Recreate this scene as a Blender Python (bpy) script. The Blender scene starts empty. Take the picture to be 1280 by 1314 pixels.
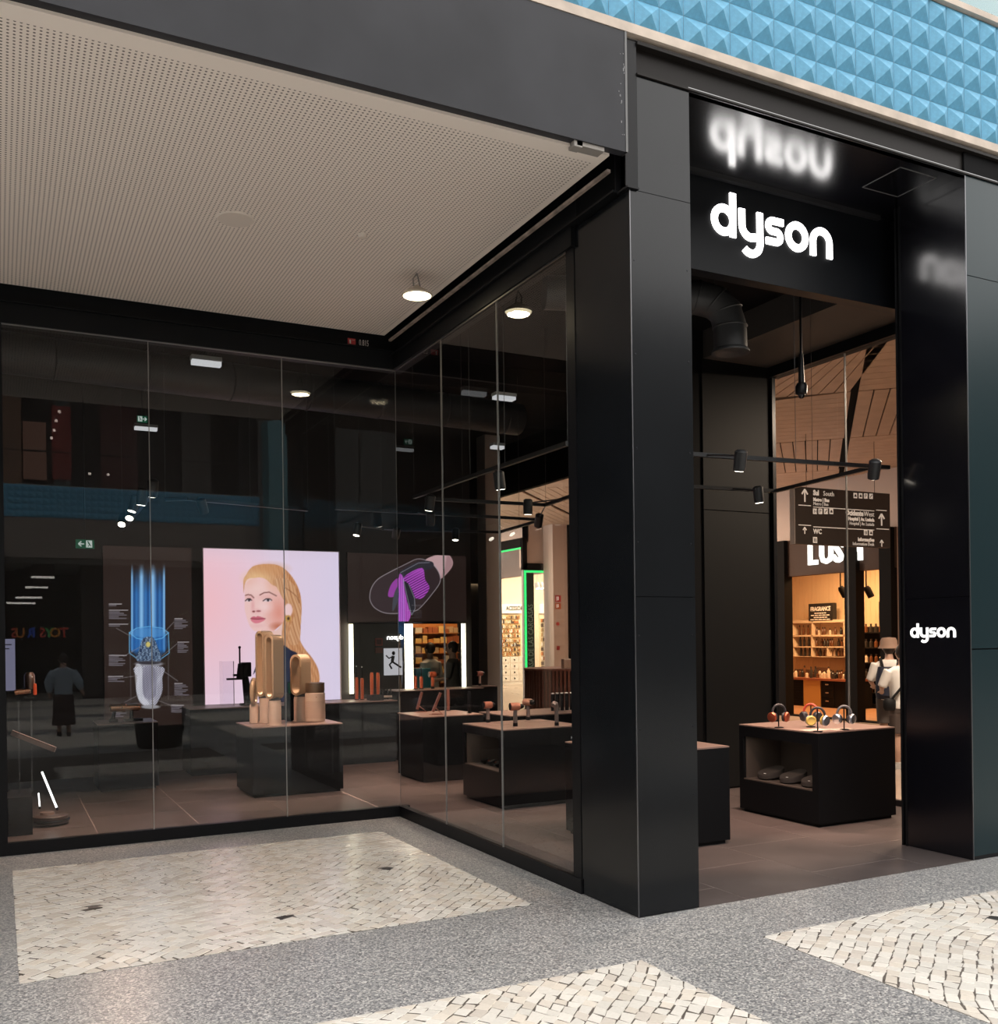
import bpy, bmesh, math, random
import numpy as np
from mathutils import Vector, Matrix
random.seed(7)
sc = bpy.context.scene
col = sc.collection
# ---------------------------------------------------------------- camera
FPX, YAW, ROLL, PY = 1255.5567, math.radians(27.1011), math.radians(0.7371), 161.143
CAM = Vector((-3.6143, -5.1574, 1.8))
_r = Vector((math.cos(YAW), -math.sin(YAW), 0)); _f = Vector((math.sin(YAW), math.cos(YAW), 0)); _u = Vector((0, 0, 1))
cd = bpy.data.cameras.new('camera'); cam = bpy.data.objects.new('camera', cd); col.objects.link(cam)
cd.sensor_fit = 'HORIZONTAL'; cd.sensor_width = 36.0; cd.lens = 36.0 * FPX / 1280.0
cd.shift_y = PY / 1280.0; cd.clip_start = 0.05; cd.clip_end = 200
_cr = _r * math.cos(ROLL) - _u * math.sin(ROLL); _cu = _r * math.sin(ROLL) + _u * math.cos(ROLL); _cb = -_f
cam.matrix_world = Matrix(((_cr.x, _cu.x, _cb.x, CAM.x), (_cr.y, _cu.y, _cb.y, CAM.y), (_cr.z, _cu.z, _cb.z, CAM.z), (0, 0, 0, 1)))
sc.camera = cam
# ---------------------------------------------------------------- daylight through the open atrium roof
w = bpy.data.worlds.new('sky'); sc.world = w; w.use_nodes = True
bgn = w.node_tree.nodes['Background']; bgn.inputs['Color'].default_value = (1.0, 0.975, 0.95, 1); bgn.inputs['Strength'].default_value = 3.3
vs = sc.view_settings; vs.view_transform = 'Standard'; vs.look = 'None'; vs.exposure = 0.0; vs.gamma = 1.0; vs.use_curve_mapping = False

# pixel -> direction -> point on a known plane
def ray(x, y):
    a = x - 640; b = y - 657 - PY; c, s = math.cos(ROLL), math.sin(ROLL)
    return _r * ((c * a - s * b) / FPX) - _u * ((s * a + c * b) / FPX) + _f
def onx(x, y, X): d = ray(x, y); return CAM + d * ((X - CAM.x) / d.x)
def ony(x, y, Y): d = ray(x, y); return CAM + d * ((Y - CAM.y) / d.y)
def onz(x, y, Z=0.0): d = ray(x, y); return CAM + d * ((Z - CAM.z) / d.z)
def ond(x, y, Z): return CAM + ray(x, y) * Z
GY = 4.149                      # back glazing plane; a reflected thing stands at mirrored y
def mir(p): return Vector((p.x, 2 * GY - p.y, p.z))

# ---------------------------------------------------------------- materials
MATS = {}
def mat(name, colr=(.5, .5, .5), rough=.5, metal=0., emit=None, es=1., spec=.5, noise=0., nscale=8., bump=0., bscale=40., coat=0.):
    if name in MATS: return MATS[name]
    m = bpy.data.materials.new(name); m.use_nodes = True; nt = m.node_tree; b = nt.nodes['Principled BSDF']
    b.inputs['Base Color'].default_value = (*colr, 1); b.inputs['Roughness'].default_value = rough
    b.inputs['Metallic'].default_value = metal; b.inputs['Specular IOR Level'].default_value = spec
    b.inputs['Coat Weight'].default_value = coat
    if emit:
        b.inputs['Emission Color'].default_value = (*emit, 1); b.inputs['Emission Strength'].default_value = es
    tc = None
    if noise or bump: tc = nt.nodes.new('ShaderNodeTexCoord')
    if noise:
        n = nt.nodes.new('ShaderNodeTexNoise'); n.inputs['Scale'].default_value = nscale; n.inputs['Detail'].default_value = 6
        r = nt.nodes.new('ShaderNodeValToRGB')
        r.color_ramp.elements[0].position = .3; r.color_ramp.elements[1].position = .7
        r.color_ramp.elements[0].color = (*[c * (1 - noise) for c in colr], 1); r.color_ramp.elements[1].color = (*[min(1, c * (1 + noise)) for c in colr], 1)
        nt.links.new(tc.outputs['Object'], n.inputs['Vector']); nt.links.new(n.outputs['Fac'], r.inputs['Fac']); nt.links.new(r.outputs['Color'], b.inputs['Base Color'])
    if bump:
        n = nt.nodes.new('ShaderNodeTexNoise'); n.inputs['Scale'].default_value = bscale; n.inputs['Detail'].default_value = 4
        bp = nt.nodes.new('ShaderNodeBump'); bp.inputs['Strength'].default_value = bump; bp.inputs['Distance'].default_value = .01
        nt.links.new(tc.outputs['Object'], n.inputs['Vector']); nt.links.new(n.outputs['Fac'], bp.inputs['Height']); nt.links.new(bp.outputs['Normal'], b.inputs['Normal'])
    MATS[name] = m; return m
def emis(name, colr, s): return mat(name, (0, 0, 0) if s > .3 else colr, .5, 0, colr, s)

def m_terrazzo():
    m = mat('terrazzo', (.3, .3, .3), .32); nt = m.node_tree; b = nt.nodes['Principled BSDF']
    tc = nt.nodes.new('ShaderNodeTexCoord'); v = nt.nodes.new('ShaderNodeTexVoronoi'); v.inputs['Scale'].default_value = 105
    sx = nt.nodes.new('ShaderNodeSeparateColor'); r = nt.nodes.new('ShaderNodeValToRGB'); e = r.color_ramp.elements
    e[0].position = 0; e[0].color = (.10, .105, .11, 1); e[1].position = 1; e[1].color = (.62, .60, .57, 1)
    for p, c in ((.2, (.19, .19, .195, 1)), (.55, (.30, .30, .295, 1)), (.8, (.44, .43, .41, 1))):
        k = e.new(p); k.color = c
    n = nt.nodes.new('ShaderNodeTexNoise'); n.inputs['Scale'].default_value = 1.3; n.inputs['Detail'].default_value = 3
    mx = nt.nodes.new('ShaderNodeMix'); mx.data_type = 'RGBA'; mx.blend_type = 'MULTIPLY'; mx.inputs[0].default_value = .25
    L = nt.links.new
    L(tc.outputs['Object'], v.inputs['Vector']); L(v.outputs['Color'], sx.inputs[0]); L(sx.outputs[0], r.inputs[0])
    L(tc.outputs['Object'], n.inputs['Vector']); L(r.outputs[0], mx.inputs[6]); L(n.outputs['Fac'], mx.inputs[7]); L(mx.outputs[2], b.inputs['Base Color'])
    return m
def m_stone():
    m = mat('limestone', (.7, .66, .6), .22); nt = m.node_tree; b = nt.nodes['Principled BSDF']
    a = nt.nodes.new('ShaderNodeAttribute'); a.attribute_name = 'tint'
    tc = nt.nodes.new('ShaderNodeTexCoord'); n = nt.nodes.new('ShaderNodeTexNoise'); n.inputs['Scale'].default_value = 60; n.inputs['Detail'].default_value = 5
    mx = nt.nodes.new('ShaderNodeMix'); mx.data_type = 'RGBA'; mx.blend_type = 'MULTIPLY'; mx.inputs[0].default_value = .18
    L = nt.links.new; L(tc.outputs['Object'], n.inputs['Vector']); L(a.outputs['Color'], mx.inputs[6]); L(n.outputs['Fac'], mx.inputs[7]); L(mx.outputs[2], b.inputs['Base Color'])
    return m
def m_perf():
    m = mat('perforated_board', (.6, .53, .46), .7); nt = m.node_tree; b = nt.nodes['Principled BSDF']; L = nt.links.new
    g = nt.nodes.new('ShaderNodeNewGeometry'); sp = nt.nodes.new('ShaderNodeSeparateXYZ'); L(g.outputs['Position'], sp.inputs[0])
    def M(op, x, y=None):
        n = nt.nodes.new('ShaderNodeMath'); n.operation = op
        for i, v in enumerate((x, y)):
            if v is None: continue
            if isinstance(v, (int, float)): n.inputs[i].default_value = v
            else: L(v, n.inputs[i])
        return n.outputs[0]
    def cell(s): return M('SUBTRACT', M('FRACT', M('DIVIDE', s, .0296)), .5)
    x, y = sp.outputs[0], sp.outputs[1]
    d = M('SQRT', M('ADD', M('POWER', cell(x), 2), M('POWER', cell(y), 2)))
    hole = M('MULTIPLY', M('LESS_THAN', d, .23), M('GREATER_THAN', y, .16))
    hole = M('MULTIPLY', hole, M('LESS_THAN', x, -.17))
    mx = nt.nodes.new('ShaderNodeMix'); mx.data_type = 'RGBA'; L(hole, mx.inputs[0]); mx.inputs[6].default_value = (.80, .72, .645, 1); mx.inputs[7].default_value = (.16, .135, .12, 1)
    L(mx.outputs[2], b.inputs['Base Color']); return m
def m_glass(name='shop_glass', tint=(.86, .88, .87), k=1.3):
    m = bpy.data.materials.new(name); m.use_nodes = True; nt = m.node_tree; nt.nodes.clear(); L = nt.links.new
    o = nt.nodes.new('ShaderNodeOutputMaterial'); t = nt.nodes.new('ShaderNodeBsdfTransparent'); t.inputs[0].default_value = (*tint, 1)
    t2 = nt.nodes.new('ShaderNodeBsdfTransparent')
    gl = nt.nodes.new('ShaderNodeBsdfGlossy'); gl.inputs['Roughness'].default_value = 0.0
    fr = nt.nodes.new('ShaderNodeFresnel'); fr.inputs[0].default_value = 1.5
    ml = nt.nodes.new('ShaderNodeMath'); ml.operation = 'MULTIPLY'; ml.use_clamp = True; ml.inputs[1].default_value = k
    mx = nt.nodes.new('ShaderNodeMixShader'); g = nt.nodes.new('ShaderNodeNewGeometry'); mb_ = nt.nodes.new('ShaderNodeMixShader')
    L(fr.outputs[0], ml.inputs[0]); L(ml.outputs[0], mx.inputs[0]); L(t.outputs[0], mx.inputs[1]); L(gl.outputs[0], mx.inputs[2])
    L(g.outputs['Backfacing'], mb_.inputs[0]); L(mx.outputs[0], mb_.inputs[1]); L(t2.outputs[0], mb_.inputs[2]); L(mb_.outputs[0], o.inputs[0])
    MATS[name] = m; return m
def m_print(name, strength):
    m = bpy.data.materials.new(name); m.use_nodes = True; nt = m.node_tree; b = nt.nodes['Principled BSDF']
    a = nt.nodes.new('ShaderNodeAttribute'); a.attribute_name = 'ink'
    nt.links.new(a.outputs['Color'], b.inputs['Emission Color']); b.inputs['Emission Strength'].default_value = strength
    b.inputs['Base Color'].default_value = (.01, .01, .01, 1); b.inputs['Roughness'].default_value = .35; MATS[name] = m; return m

# ---------------------------------------------------------------- mesh builder
class MB:
    def __init__(s): s.v = []; s.f = []; s.sm = False
    def add(s, vs, fs):
        o = len(s.v); s.v += [tuple(p) for p in vs]; s.f += [tuple(i + o for i in f) for f in fs]; return s
    def box(s, x0, x1, y0, y1, z0, z1, bv=0):
        if x0 > x1: x0, x1 = x1, x0
        if y0 > y1: y0, y1 = y1, y0
        if z0 > z1: z0, z1 = z1, z0
        if bv:
            b = min(bv, (x1 - x0) * .45, (y1 - y0) * .45, (z1 - z0) * .45)
            bm = bmesh.new(); bmesh.ops.create_cube(bm, size=1)
            for v in bm.verts: v.co = Vector(((x0 + x1) / 2 + v.co.x * (x1 - x0), (y0 + y1) / 2 + v.co.y * (y1 - y0), (z0 + z1) / 2 + v.co.z * (z1 - z0)))
            bmesh.ops.bevel(bm, geom=bm.edges[:], offset=b, segments=2, affect='EDGES', profile=.5)
            bm.verts.index_update(); s.add([v.co[:] for v in bm.verts], [[v.index for v in f.verts] for f in bm.faces]); bm.free(); return s
        return s.add([(x0, y0, z0), (x1, y0, z0), (x1, y1, z0), (x0, y1, z0), (x0, y0, z1), (x1, y0, z1), (x1, y1, z1), (x0, y1, z1)],
                     [(3, 2, 1, 0), (4, 5, 6, 7), (0, 1, 5, 4), (1, 2, 6, 5), (2, 3, 7, 6), (3, 0, 4, 7)])
    def obox(s, p, q, wd, ht, up=(0, 0, 1)):       # bar from p to q, width and height
        p = Vector(p); q = Vector(q); d = (q - p).normalized(); u = Vector(up)
        if abs(d.dot(u)) > .98: u = Vector((1, 0, 0))
        a = d.cross(u).normalized() * wd / 2; b = a.cross(d).normalized() * ht / 2
        vs = [c + i * a + j * b for c in (p, q) for i, j in ((-1, -1), (1, -1), (1, 1), (-1, 1))]
        return s.add(vs, [(0, 1, 2, 3), (7, 6, 5, 4), (0, 4, 5, 1), (1, 5, 6, 2), (2, 6, 7, 3), (3, 7, 4, 0)])
    def tube(s, pts, r, n=10, cap=True, closed=False):
        s.sm = True; pts = [Vector(p) for p in pts]; N = len(pts); rs = r if isinstance(r, (list, tuple)) else [r] * N
        vs = []; pa = None
        for i, p in enumerate(pts):
            if closed: d = pts[(i + 1) % N] - pts[i - 1]
            else: d = pts[min(i + 1, N - 1)] - pts[max(i - 1, 0)]
            d.normalize()
            if pa is None:
                pa = d.cross(Vector((0, 0, 1)) if abs(d.z) < .9 else Vector((1, 0, 0))).normalized()
            else:
                pa = (pa - d * pa.dot(d)); pa.normalize()
            b = d.cross(pa)
            for k in range(n):
                t = 2 * math.pi * k / n; vs.append(p + (pa * math.cos(t) + b * math.sin(t)) * rs[i])
        fs = []
        for i in range(N if closed else N - 1):
            j = (i + 1) % N
            for k in range(n): fs.append((i * n + k, i * n + (k + 1) % n, j * n + (k + 1) % n, j * n + k))
        if cap and not closed:
            fs.append(tuple(range(n - 1, -1, -1))); fs.append(tuple((N - 1) * n + k for k in range(n)))
        return s.add(vs, fs)
    def lathe(s, prof, c=(0, 0, 0), axis=(0, 0, 1), n=20):   # prof: (radius, height)
        s.sm = True; c = Vector(c); ax = Vector(axis).normalized()
        a = ax.cross(Vector((0, 0, 1)) if abs(ax.z) < .9 else Vector((1, 0, 0))).normalized(); b = ax.cross(a)
        vs = []; fs = []
        for r, h in prof:
            for k in range(n):
                t = 2 * math.pi * k / n; vs.append(c + ax * h + (a * math.cos(t) + b * math.sin(t)) * max(r, 1e-5))
        for i in range(len(prof) - 1):
            for k in range(n): fs.append((i * n + k, i * n + (k + 1) % n, (i + 1) * n + (k + 1) % n, (i + 1) * n + k))
        if prof[0][0] > 1e-4: fs.append(tuple(range(n - 1, -1, -1)))
        if prof[-1][0] > 1e-4: fs.append(tuple((len(prof) - 1) * n + k for k in range(n)))
        return s.add(vs, fs)
    def ball(s, c, rx, ry=None, rz=None, n=14, m=9):
        s.sm = True; ry = ry or rx; rz = rz or rx; c = Vector(c); vs = []; fs = []
        for i in range(m + 1):
            t = math.pi * i / m
            for k in range(n):
                p = 2 * math.pi * k / n
                vs.append((c.x + rx * max(math.sin(t), 1e-3) * math.cos(p), c.y + ry * max(math.sin(t), 1e-3) * math.sin(p), c.z - rz * math.cos(t)))
        for i in range(m):
            for k in range(n): fs.append((i * n + k, i * n + (k + 1) % n, (i + 1) * n + (k + 1) % n, (i + 1) * n + k))
        fs.append(tuple(range(n - 1, -1, -1))); fs.append(tuple(m * n + k for k in range(n)))
        return s.add(vs, fs)
    def prism(s, poly, o, ax, ay, depth):          # poly in (a,b) on axes ax, ay from o; extruded along ax x ay
        o = Vector(o); ax = Vector(ax); ay = Vector(ay); nz = ax.cross(ay).normalized() * depth; n = len(poly)
        vs = [o + ax * a + ay * b for a, b in poly] + [o + ax * a + ay * b + nz for a, b in poly]
        fs = [tuple(range(n - 1, -1, -1)), tuple(range(n, 2 * n))] + [(i, (i + 1) % n, n + (i + 1) % n, n + i) for i in range(n)]
        return s.add(vs, fs)
    def ribbon(s, pts, wd, o, ax, ay, depth, closed=False):   # thick flat stroke along pts, extruded
        P = [Vector((a, b)) for a, b in pts]; N = len(P); Lf = []; Rt = []
        for i in range(N):
            if closed: d = P[(i + 1) % N] - P[i - 1]
            else: d = P[min(i + 1, N - 1)] - P[max(i - 1, 0)]
            d.normalize(); nn = Vector((-d.y, d.x)) * wd / 2; Lf.append(P[i] + nn); Rt.append(P[i] - nn)
        o = Vector(o); ax = Vector(ax); ay = Vector(ay); nz = ax.cross(ay).normalized() * depth
        vs = []
        for i in range(N):
            for q in (Lf[i], Rt[i]):
                vs.append(o + ax * q.x + ay * q.y)
            for q in (Lf[i], Rt[i]):
                vs.append(o + ax * q.x + ay * q.y + nz)
        fs = []
        for i in range(N if closed else N - 1):
            j = (i + 1) % N; a = 4 * i; b = 4 * j
            fs += [(a, a + 1, b + 1, b), (a + 2, b + 2, b + 3, a + 3), (a, b, b + 2, a + 2), (a + 1, a + 3, b + 3, b + 1)]
        if not closed:
            fs += [(0, 2, 3, 1), (4 * N - 4, 4 * N - 3, 4 * N - 1, 4 * N - 2)]
        return s.add(vs, fs)
ORG = {}
def link_mesh(name, me, m, parent=None, org=None):
    ob = bpy.data.objects.new(name, me); col.objects.link(ob)
    if m: me.materials.append(m)
    if parent: ob.parent = parent; ORG[ob.name] = ORG[parent.name]
    else: ob.location = org; ORG[ob.name] = Vector(org)
    return ob
def build(name, mb, m, parent=None, org=None, smooth=None):
    if parent: o = ORG[parent.name]
    else:
        if org is None:
            a = np.array(mb.v); org = Vector(((a[:, 0].min() + a[:, 0].max()) / 2, (a[:, 1].min() + a[:, 1].max()) / 2, a[:, 2].min()))
        o = Vector(org)
    me = bpy.data.meshes.new(name); me.from_pydata([(v[0] - o.x, v[1] - o.y, v[2] - o.z) for v in mb.v], [], mb.f)
    if mb.sm if smooth is None else smooth:
        me.polygons.foreach_set('use_smooth', [True] * len(me.polygons)); me.update(); me.set_sharp_from_angle(angle=math.radians(38))
    me.update()
    bm = bmesh.new(); bm.from_mesh(me); bmesh.ops.recalc_face_normals(bm, faces=bm.faces); bm.to_mesh(me); bm.free()
    return link_mesh(name, me, m, parent, org if not parent else None)
def thing(name, label, cat, loc, group=None):
    ob = bpy.data.objects.new(name, None); col.objects.link(ob); ob.location = loc; ob.empty_display_size = .1; ORG[ob.name] = Vector(loc)
    return tag(ob, label, cat, group)
def tag(ob, label, cat, group=None):
    ob['label'] = label; ob['category'] = cat
    if group: ob['group'] = group
    return ob
def one(name, mb, m, label, cat, group=None, org=None): return tag(build(name, mb, m, None, org), label, cat, group)
def struct(name, mb, m, label=None, org=None):
    ob = build(name, mb, m, None, org); ob['kind'] = 'structure'
    if label: ob['label'] = label
    return ob
def sthing(name, loc, label=None):
    ob = bpy.data.objects.new(name, None); col.objects.link(ob); ob.location = loc; ORG[ob.name] = Vector(loc); ob['kind'] = 'structure'; ob.empty_display_size = .1
    if label: ob['label'] = label
    return ob
def dup(root, loc, label=None, group=None, rz=None):
    r = root.copy(); col.objects.link(r); r.location = loc; ORG[r.name] = Vector(loc)
    if rz is not None: r.rotation_euler[2] = rz
    if label: r['label'] = label
    if group: r['group'] = group
    for ch in list(root.children):
        c = ch.copy(); col.objects.link(c); c.parent = r
        for g in ch.children:
            d = g.copy(); col.objects.link(d); d.parent = c
    return r
def box(x0, x1, y0, y1, z0, z1, bv=0): return MB().box(x0, x1, y0, y1, z0, z1, bv)
def textmb(txt, size, o, ax, ay, depth=.004, align='LEFT', sx=1.0, bold=0.0):
    cu = bpy.data.curves.new('t', 'FONT'); cu.body = txt; cu.size = size; cu.extrude = depth / 2; cu.align_x = align; cu.offset = bold; cu.resolution_u = 2
    ob = bpy.data.objects.new('t', cu); col.objects.link(ob)
    dg = bpy.context.evaluated_depsgraph_get(); me = bpy.data.meshes.new_from_object(ob.evaluated_get(dg))
    o = Vector(o); ax = Vector(ax); ay = Vector(ay); nz = ax.cross(ay).normalized(); mb = MB()
    mb.add([o + ax * (v.co.x * sx) + ay * v.co.y + nz * v.co.z for v in me.vertices], [tuple(p.vertices) for p in me.polygons])
    bpy.data.objects.remove(ob); bpy.data.curves.remove(cu); bpy.data.meshes.remove(me)
    return mb
def lamp(name, kind, loc, energy, colr, parent=None, **kw):
    l = bpy.data.lights.new(name, kind); l.energy = energy; l.color = colr
    tgt = kw.pop('target', None)
    for k, v in kw.items(): setattr(l, k, v)
    ob = bpy.data.objects.new(name, l); col.objects.link(ob); ob.location = loc
    if tgt is not None: ob.rotation_euler = (Vector(tgt) - Vector(loc)).to_track_quat('-Z', 'Y').to_euler()
    if parent: ob.parent = parent; ob.location = Vector(loc) - ORG[parent.name]
    return ob
BLK = mat('black_metal', (.007, .007, .008), .35, 0, spec=.18)
BLKM = mat('black_matt', (.010, .010, .011), .6, spec=.2)
VOID = mat('black_paint', (.006, .006, .0065), .75, spec=.08)
GLOSS = mat('black_gloss_panel', (.003, .003, .005), .18, spec=.8)
PANEL = mat('charcoal_panel', (.006, .007, .0085), .18, 0, spec=.3, noise=.12, nscale=3)
TABLE = mat('table_black', (.0045, .005, .006), .5, spec=.14)
TOP = mat('table_top_brown', (.22, .15, .125), .4, noise=.1, nscale=20)
CHROME = mat('chrome', (.6, .6, .62), .2, 1.)
WHITE = mat('white_paint', (.75, .74, .72), .5)
SOFM = mat('soffit_lacquer', (.003, .003, .005), .2, spec=1.0); SOFM.node_tree.nodes['Principled BSDF'].inputs['IOR'].default_value = 1.9
GLASS = m_glass()
# ================================================================ SETTING
PW, D, XR, HG, HB, HP, HT, HL = .4826, GY, 3.1854, 4.5252, .105, 4.65, 5.39, 5.687
TER = m_terrazzo(); STONE = m_stone(); PERF = m_perf()
# ---- mall floor
fl = struct('floor', MB().add([(-26, -30, 0), (26, -30, 0), (26, 0, 0), (0, 0, 0), (0, D, 0), (-26, D, 0), (-26, -30, -.15), (26, -30, -.15), (26, 0, -.15), (0, 0, -.15), (0, D, -.15), (-26, D, -.15)],
     [(0, 1, 2, 3), (0, 3, 4, 5), (9, 8, 7, 6), (11, 10, 9, 6), (0, 6, 7, 1), (1, 7, 8, 2), (2, 8, 9, 3), (3, 9, 10, 4), (4, 10, 11, 5), (5, 11, 6, 0)]), TER, 'grey speckled terrazzo mall floor with pale stone panels', org=(0, 0, 0))
GROUT = mat('joint_sand', (.085, .07, .058), .8, noise=.3, nscale=30)
def clip(poly, x0, x1, y0, y1):
    for ax, lim, sg in ((0, x0, 1), (0, x1, -1), (1, y0, 1), (1, y1, -1)):
        out = []
        for i in range(len(poly)):
            a, b = poly[i - 1], poly[i]; ia = (a[ax] - lim) * sg >= 0; ib = (b[ax] - lim) * sg >= 0
            if ia != ib:
                t = (lim - a[ax]) / (b[ax] - a[ax]); out.append((a[0] + t * (b[0] - a[0]), a[1] + t * (b[1] - a[1])))
            if ib: out.append(b)
        poly = out
        if len(poly) < 3: return []
    return poly
def stones(x0, x1, y0, y1, holes, seed, vx0, vx1, vy0, vy1):
    """rows of small hand-cut stones in wavy courses; returns inset polygons"""
    rg = random.Random(seed); res = []; S = .071
    def warp(a, b):
        return (a + .05 * math.sin(b * 3.1 + seed) + .012 * math.sin(a * 9 + b * 7), b + .10 * math.sin(a * 2.4 + seed * 1.7) + .03 * math.sin(a * 5.3 + 1))
    cx, cy = (x0 + x1) / 2, (y0 + y1) / 2; R = max(x1 - x0, y1 - y0) * .8; ca, sa = math.cos(.62), math.sin(.62)
    nrow = int(2 * R / S)
    for j in range(nrow):
        b0 = -R + j * S; b1 = b0 + S; a = -R + rg.random() * S
        while a < R:
            wd = S * rg.uniform(.85, 1.55); q = []
            for (pa, pb) in ((a, b0), (a + wd, b0), (a + wd, b1), (a, b1)):
                wa, wb = warp(pa, pb); wa += rg.uniform(-.010, .010); wb += rg.uniform(-.008, .008)
                q.append((cx + wa * ca - wb * sa, cy + wa * sa + wb * ca))
            a += wd
            mx = sum(p[0] for p in q) / 4; my = sum(p[1] for p in q) / 4
            if mx < vx0 or mx > vx1 or my < vy0 or my > vy1: continue
            g = rg.uniform(.90, .955); q = [(mx + (p[0] - mx) * g, my + (p[1] - my) * g) for p in q]
            q = clip(q, x0, x1, y0, y1)
            if len(q) < 3: continue
            if any(abs(mx - hx) < hr and abs(my - hy) < hr * .8 for hx, hy, hr in holes): continue
            ar = abs(sum(q[i - 1][0] * q[i][1] - q[i][0] * q[i - 1][1] for i in range(len(q)))) / 2
            if ar < 3e-4: continue
            res.append((mx, my, q, rg))
    return res
allst = []
HOL = [(-3.037, 2.032, .055), (-1.969, 1.125, .055), (-.932, 2.077, .055), (1.898, -1.117, .055)]
PANELS = [(-3.535, -.442, .61, 3.5, 3), (-3.535, -.466, -3.6, -.68, 5), (.41, 3.5, -3.6, -.68, 9)]
VIEWS = [(-3.6, 0, .5, 3.6), (-2.9, -.4, -2.1, -.6), (.3, 3.2, -2.5, -.6)]
for (a, b, c, d_, s_), vw in zip(PANELS, VIEWS):
    g = build('joint_bed', box(a, b, c, d_, -.02, .0012), GROUT, fl)
    allst += stones(a, b, c, d_, HOL, s_, *vw)
for (a, b, c, d_) in [(x0, x0 + 3.09, y0, y0 + 2.92) for x0 in (-23.3, -19.34, -15.38, -11.42, -7.46, -3.535, .41, 4.37, 8.33, 12.29, 16.25) for y0 in (-28.7, -24.5, -20.3, -16.1, -11.96, -7.78, -3.6)]:
    if (abs(a - .41) < .1 or abs(a + 3.535) < .1) and abs(c + 3.6) < .1: continue
    build('stone_panel', box(a, b, c, d_, -.02, .003), mat('far_paving', (.58, .54, .48), .35, noise=.12, nscale=14), fl)
rgt = random.Random(3)
def stone_geo(q, mx, my, top):
    n = len(q); ins = [(mx + (p[0] - mx) * .93, my + (p[1] - my) * .93) for p in q]; tl = [rgt.uniform(-.0006, .0006) for _ in range(2)]
    vs = [(p[0], p[1], -.004) for p in q] + [(p[0], p[1], top - .0025) for p in q] + [(p[0], p[1], top + (p[0] - mx) * tl[0] * 20 + (p[1] - my) * tl[1] * 20) for p in ins]
    fs = [tuple(range(2 * n, 3 * n))]
    for k in (0, n): fs += [(k + i, k + (i + 1) % n, k + n + (i + 1) % n, k + n + i) for i in range(n)]
    return vs, fs
def tint_of():
    t = rgt.random(); b = rgt.uniform(.88, 1.06)
    c = (.74, .70, .635) if t < .6 else ((.70, .635, .55) if t < .85 else (.66, .60, .53))
    return tuple(min(.95, x * b) for x in c)
allst.sort(key=lambda s: (s[0] - CAM.x) ** 2 + (s[1] - CAM.y) ** 2)
rest = MB(); rtint = []
for i, (mx, my, q, rg) in enumerate(allst):
    vs, fs = stone_geo(q, mx, my, .0045 + rgt.uniform(0, .0012)); c = tint_of()
    if i < 300:
        o = Vector((mx, my, 0)); me = bpy.data.meshes.new('paving_stone'); me.from_pydata([(v[0] - mx, v[1] - my, v[2]) for v in vs], [], fs)
        at = me.color_attributes.new('tint', 'FLOAT_COLOR', 'POINT'); at.data.foreach_set('color', list((*c, 1)) * len(vs))
        ob = bpy.data.objects.new('paving_stone', me); col.objects.link(ob); me.materials.append(STONE); ob.parent = fl; ob.location = o
    else:
        rest.add(vs, fs); rtint += list((*c, 1)) * len(vs)
me = bpy.data.meshes.new('paving_stones'); me.from_pydata(rest.v, [], rest.f)
at = me.color_attributes.new('tint', 'FLOAT_COLOR', 'POINT'); at.data.foreach_set('color', rtint)
ob = bpy.data.objects.new('paving_stones', me); col.objects.link(ob); me.materials.append(STONE); ob.parent = fl; ob['kind'] = 'stuff'; ob['label'] = 'small pale limestone paving stones laid in wavy courses'
for hx, hy, hr in HOL:
    build('dark_inset', box(hx - hr, hx + hr, hy - hr * .8, hy + hr * .8, -.004, .005), mat('dark_granite', (.03, .028, .026), .4), fl)['label'] = 'small dark granite inset between pale stones'

# ---- shop floor of large tiles
sf = sthing('floor', (0, 0, 0), 'brown grey large format tiles of the shop floor')
build('floor_bed', MB().box(0, 4.78, .0, 12.4, -.15, -.0012).box(-4.75, 0, D, 12.4, -.15, -.0012), mat('tile_joint', (.30, .245, .225), .7), sf)
TILE = mat('shop_tile', (.085, .069, .066), .33, noise=.16, nscale=2.5, bump=.05, bscale=60)
tcache = {}
for i in range(-6, 6):
    x0 = .905 + i * .925; off = .353 if i % 2 else -.135
    for j in range(-2, 12):
        y0 = off + j * .975
        for (ra, rb, rc, rd) in ((0, 4.68, 0, 9.03), (-4.6, 0, D, 9.03), (3.15, 4.68, 9.03, 11.3)):
            a, b, c, d_ = max(x0 + .003, ra), min(x0 + .922, rb), max(y0 + .003, rc), min(y0 + .972, rd)
            if b - a < .02 or d_ - c < .02: continue
            k = (round(b - a, 3), round(d_ - c, 3))
            if k not in tcache:
                me = bpy.data.meshes.new('floor_tile'); t = box(0, b - a, 0, d_ - c, -.02, 0); me.from_pydata(t.v, [], t.f); me.materials.append(TILE); tcache[k] = me
            o = bpy.data.objects.new('floor_tile', tcache[k]); col.objects.link(o); o.parent = sf; o.location = (a, c, 0)

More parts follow.
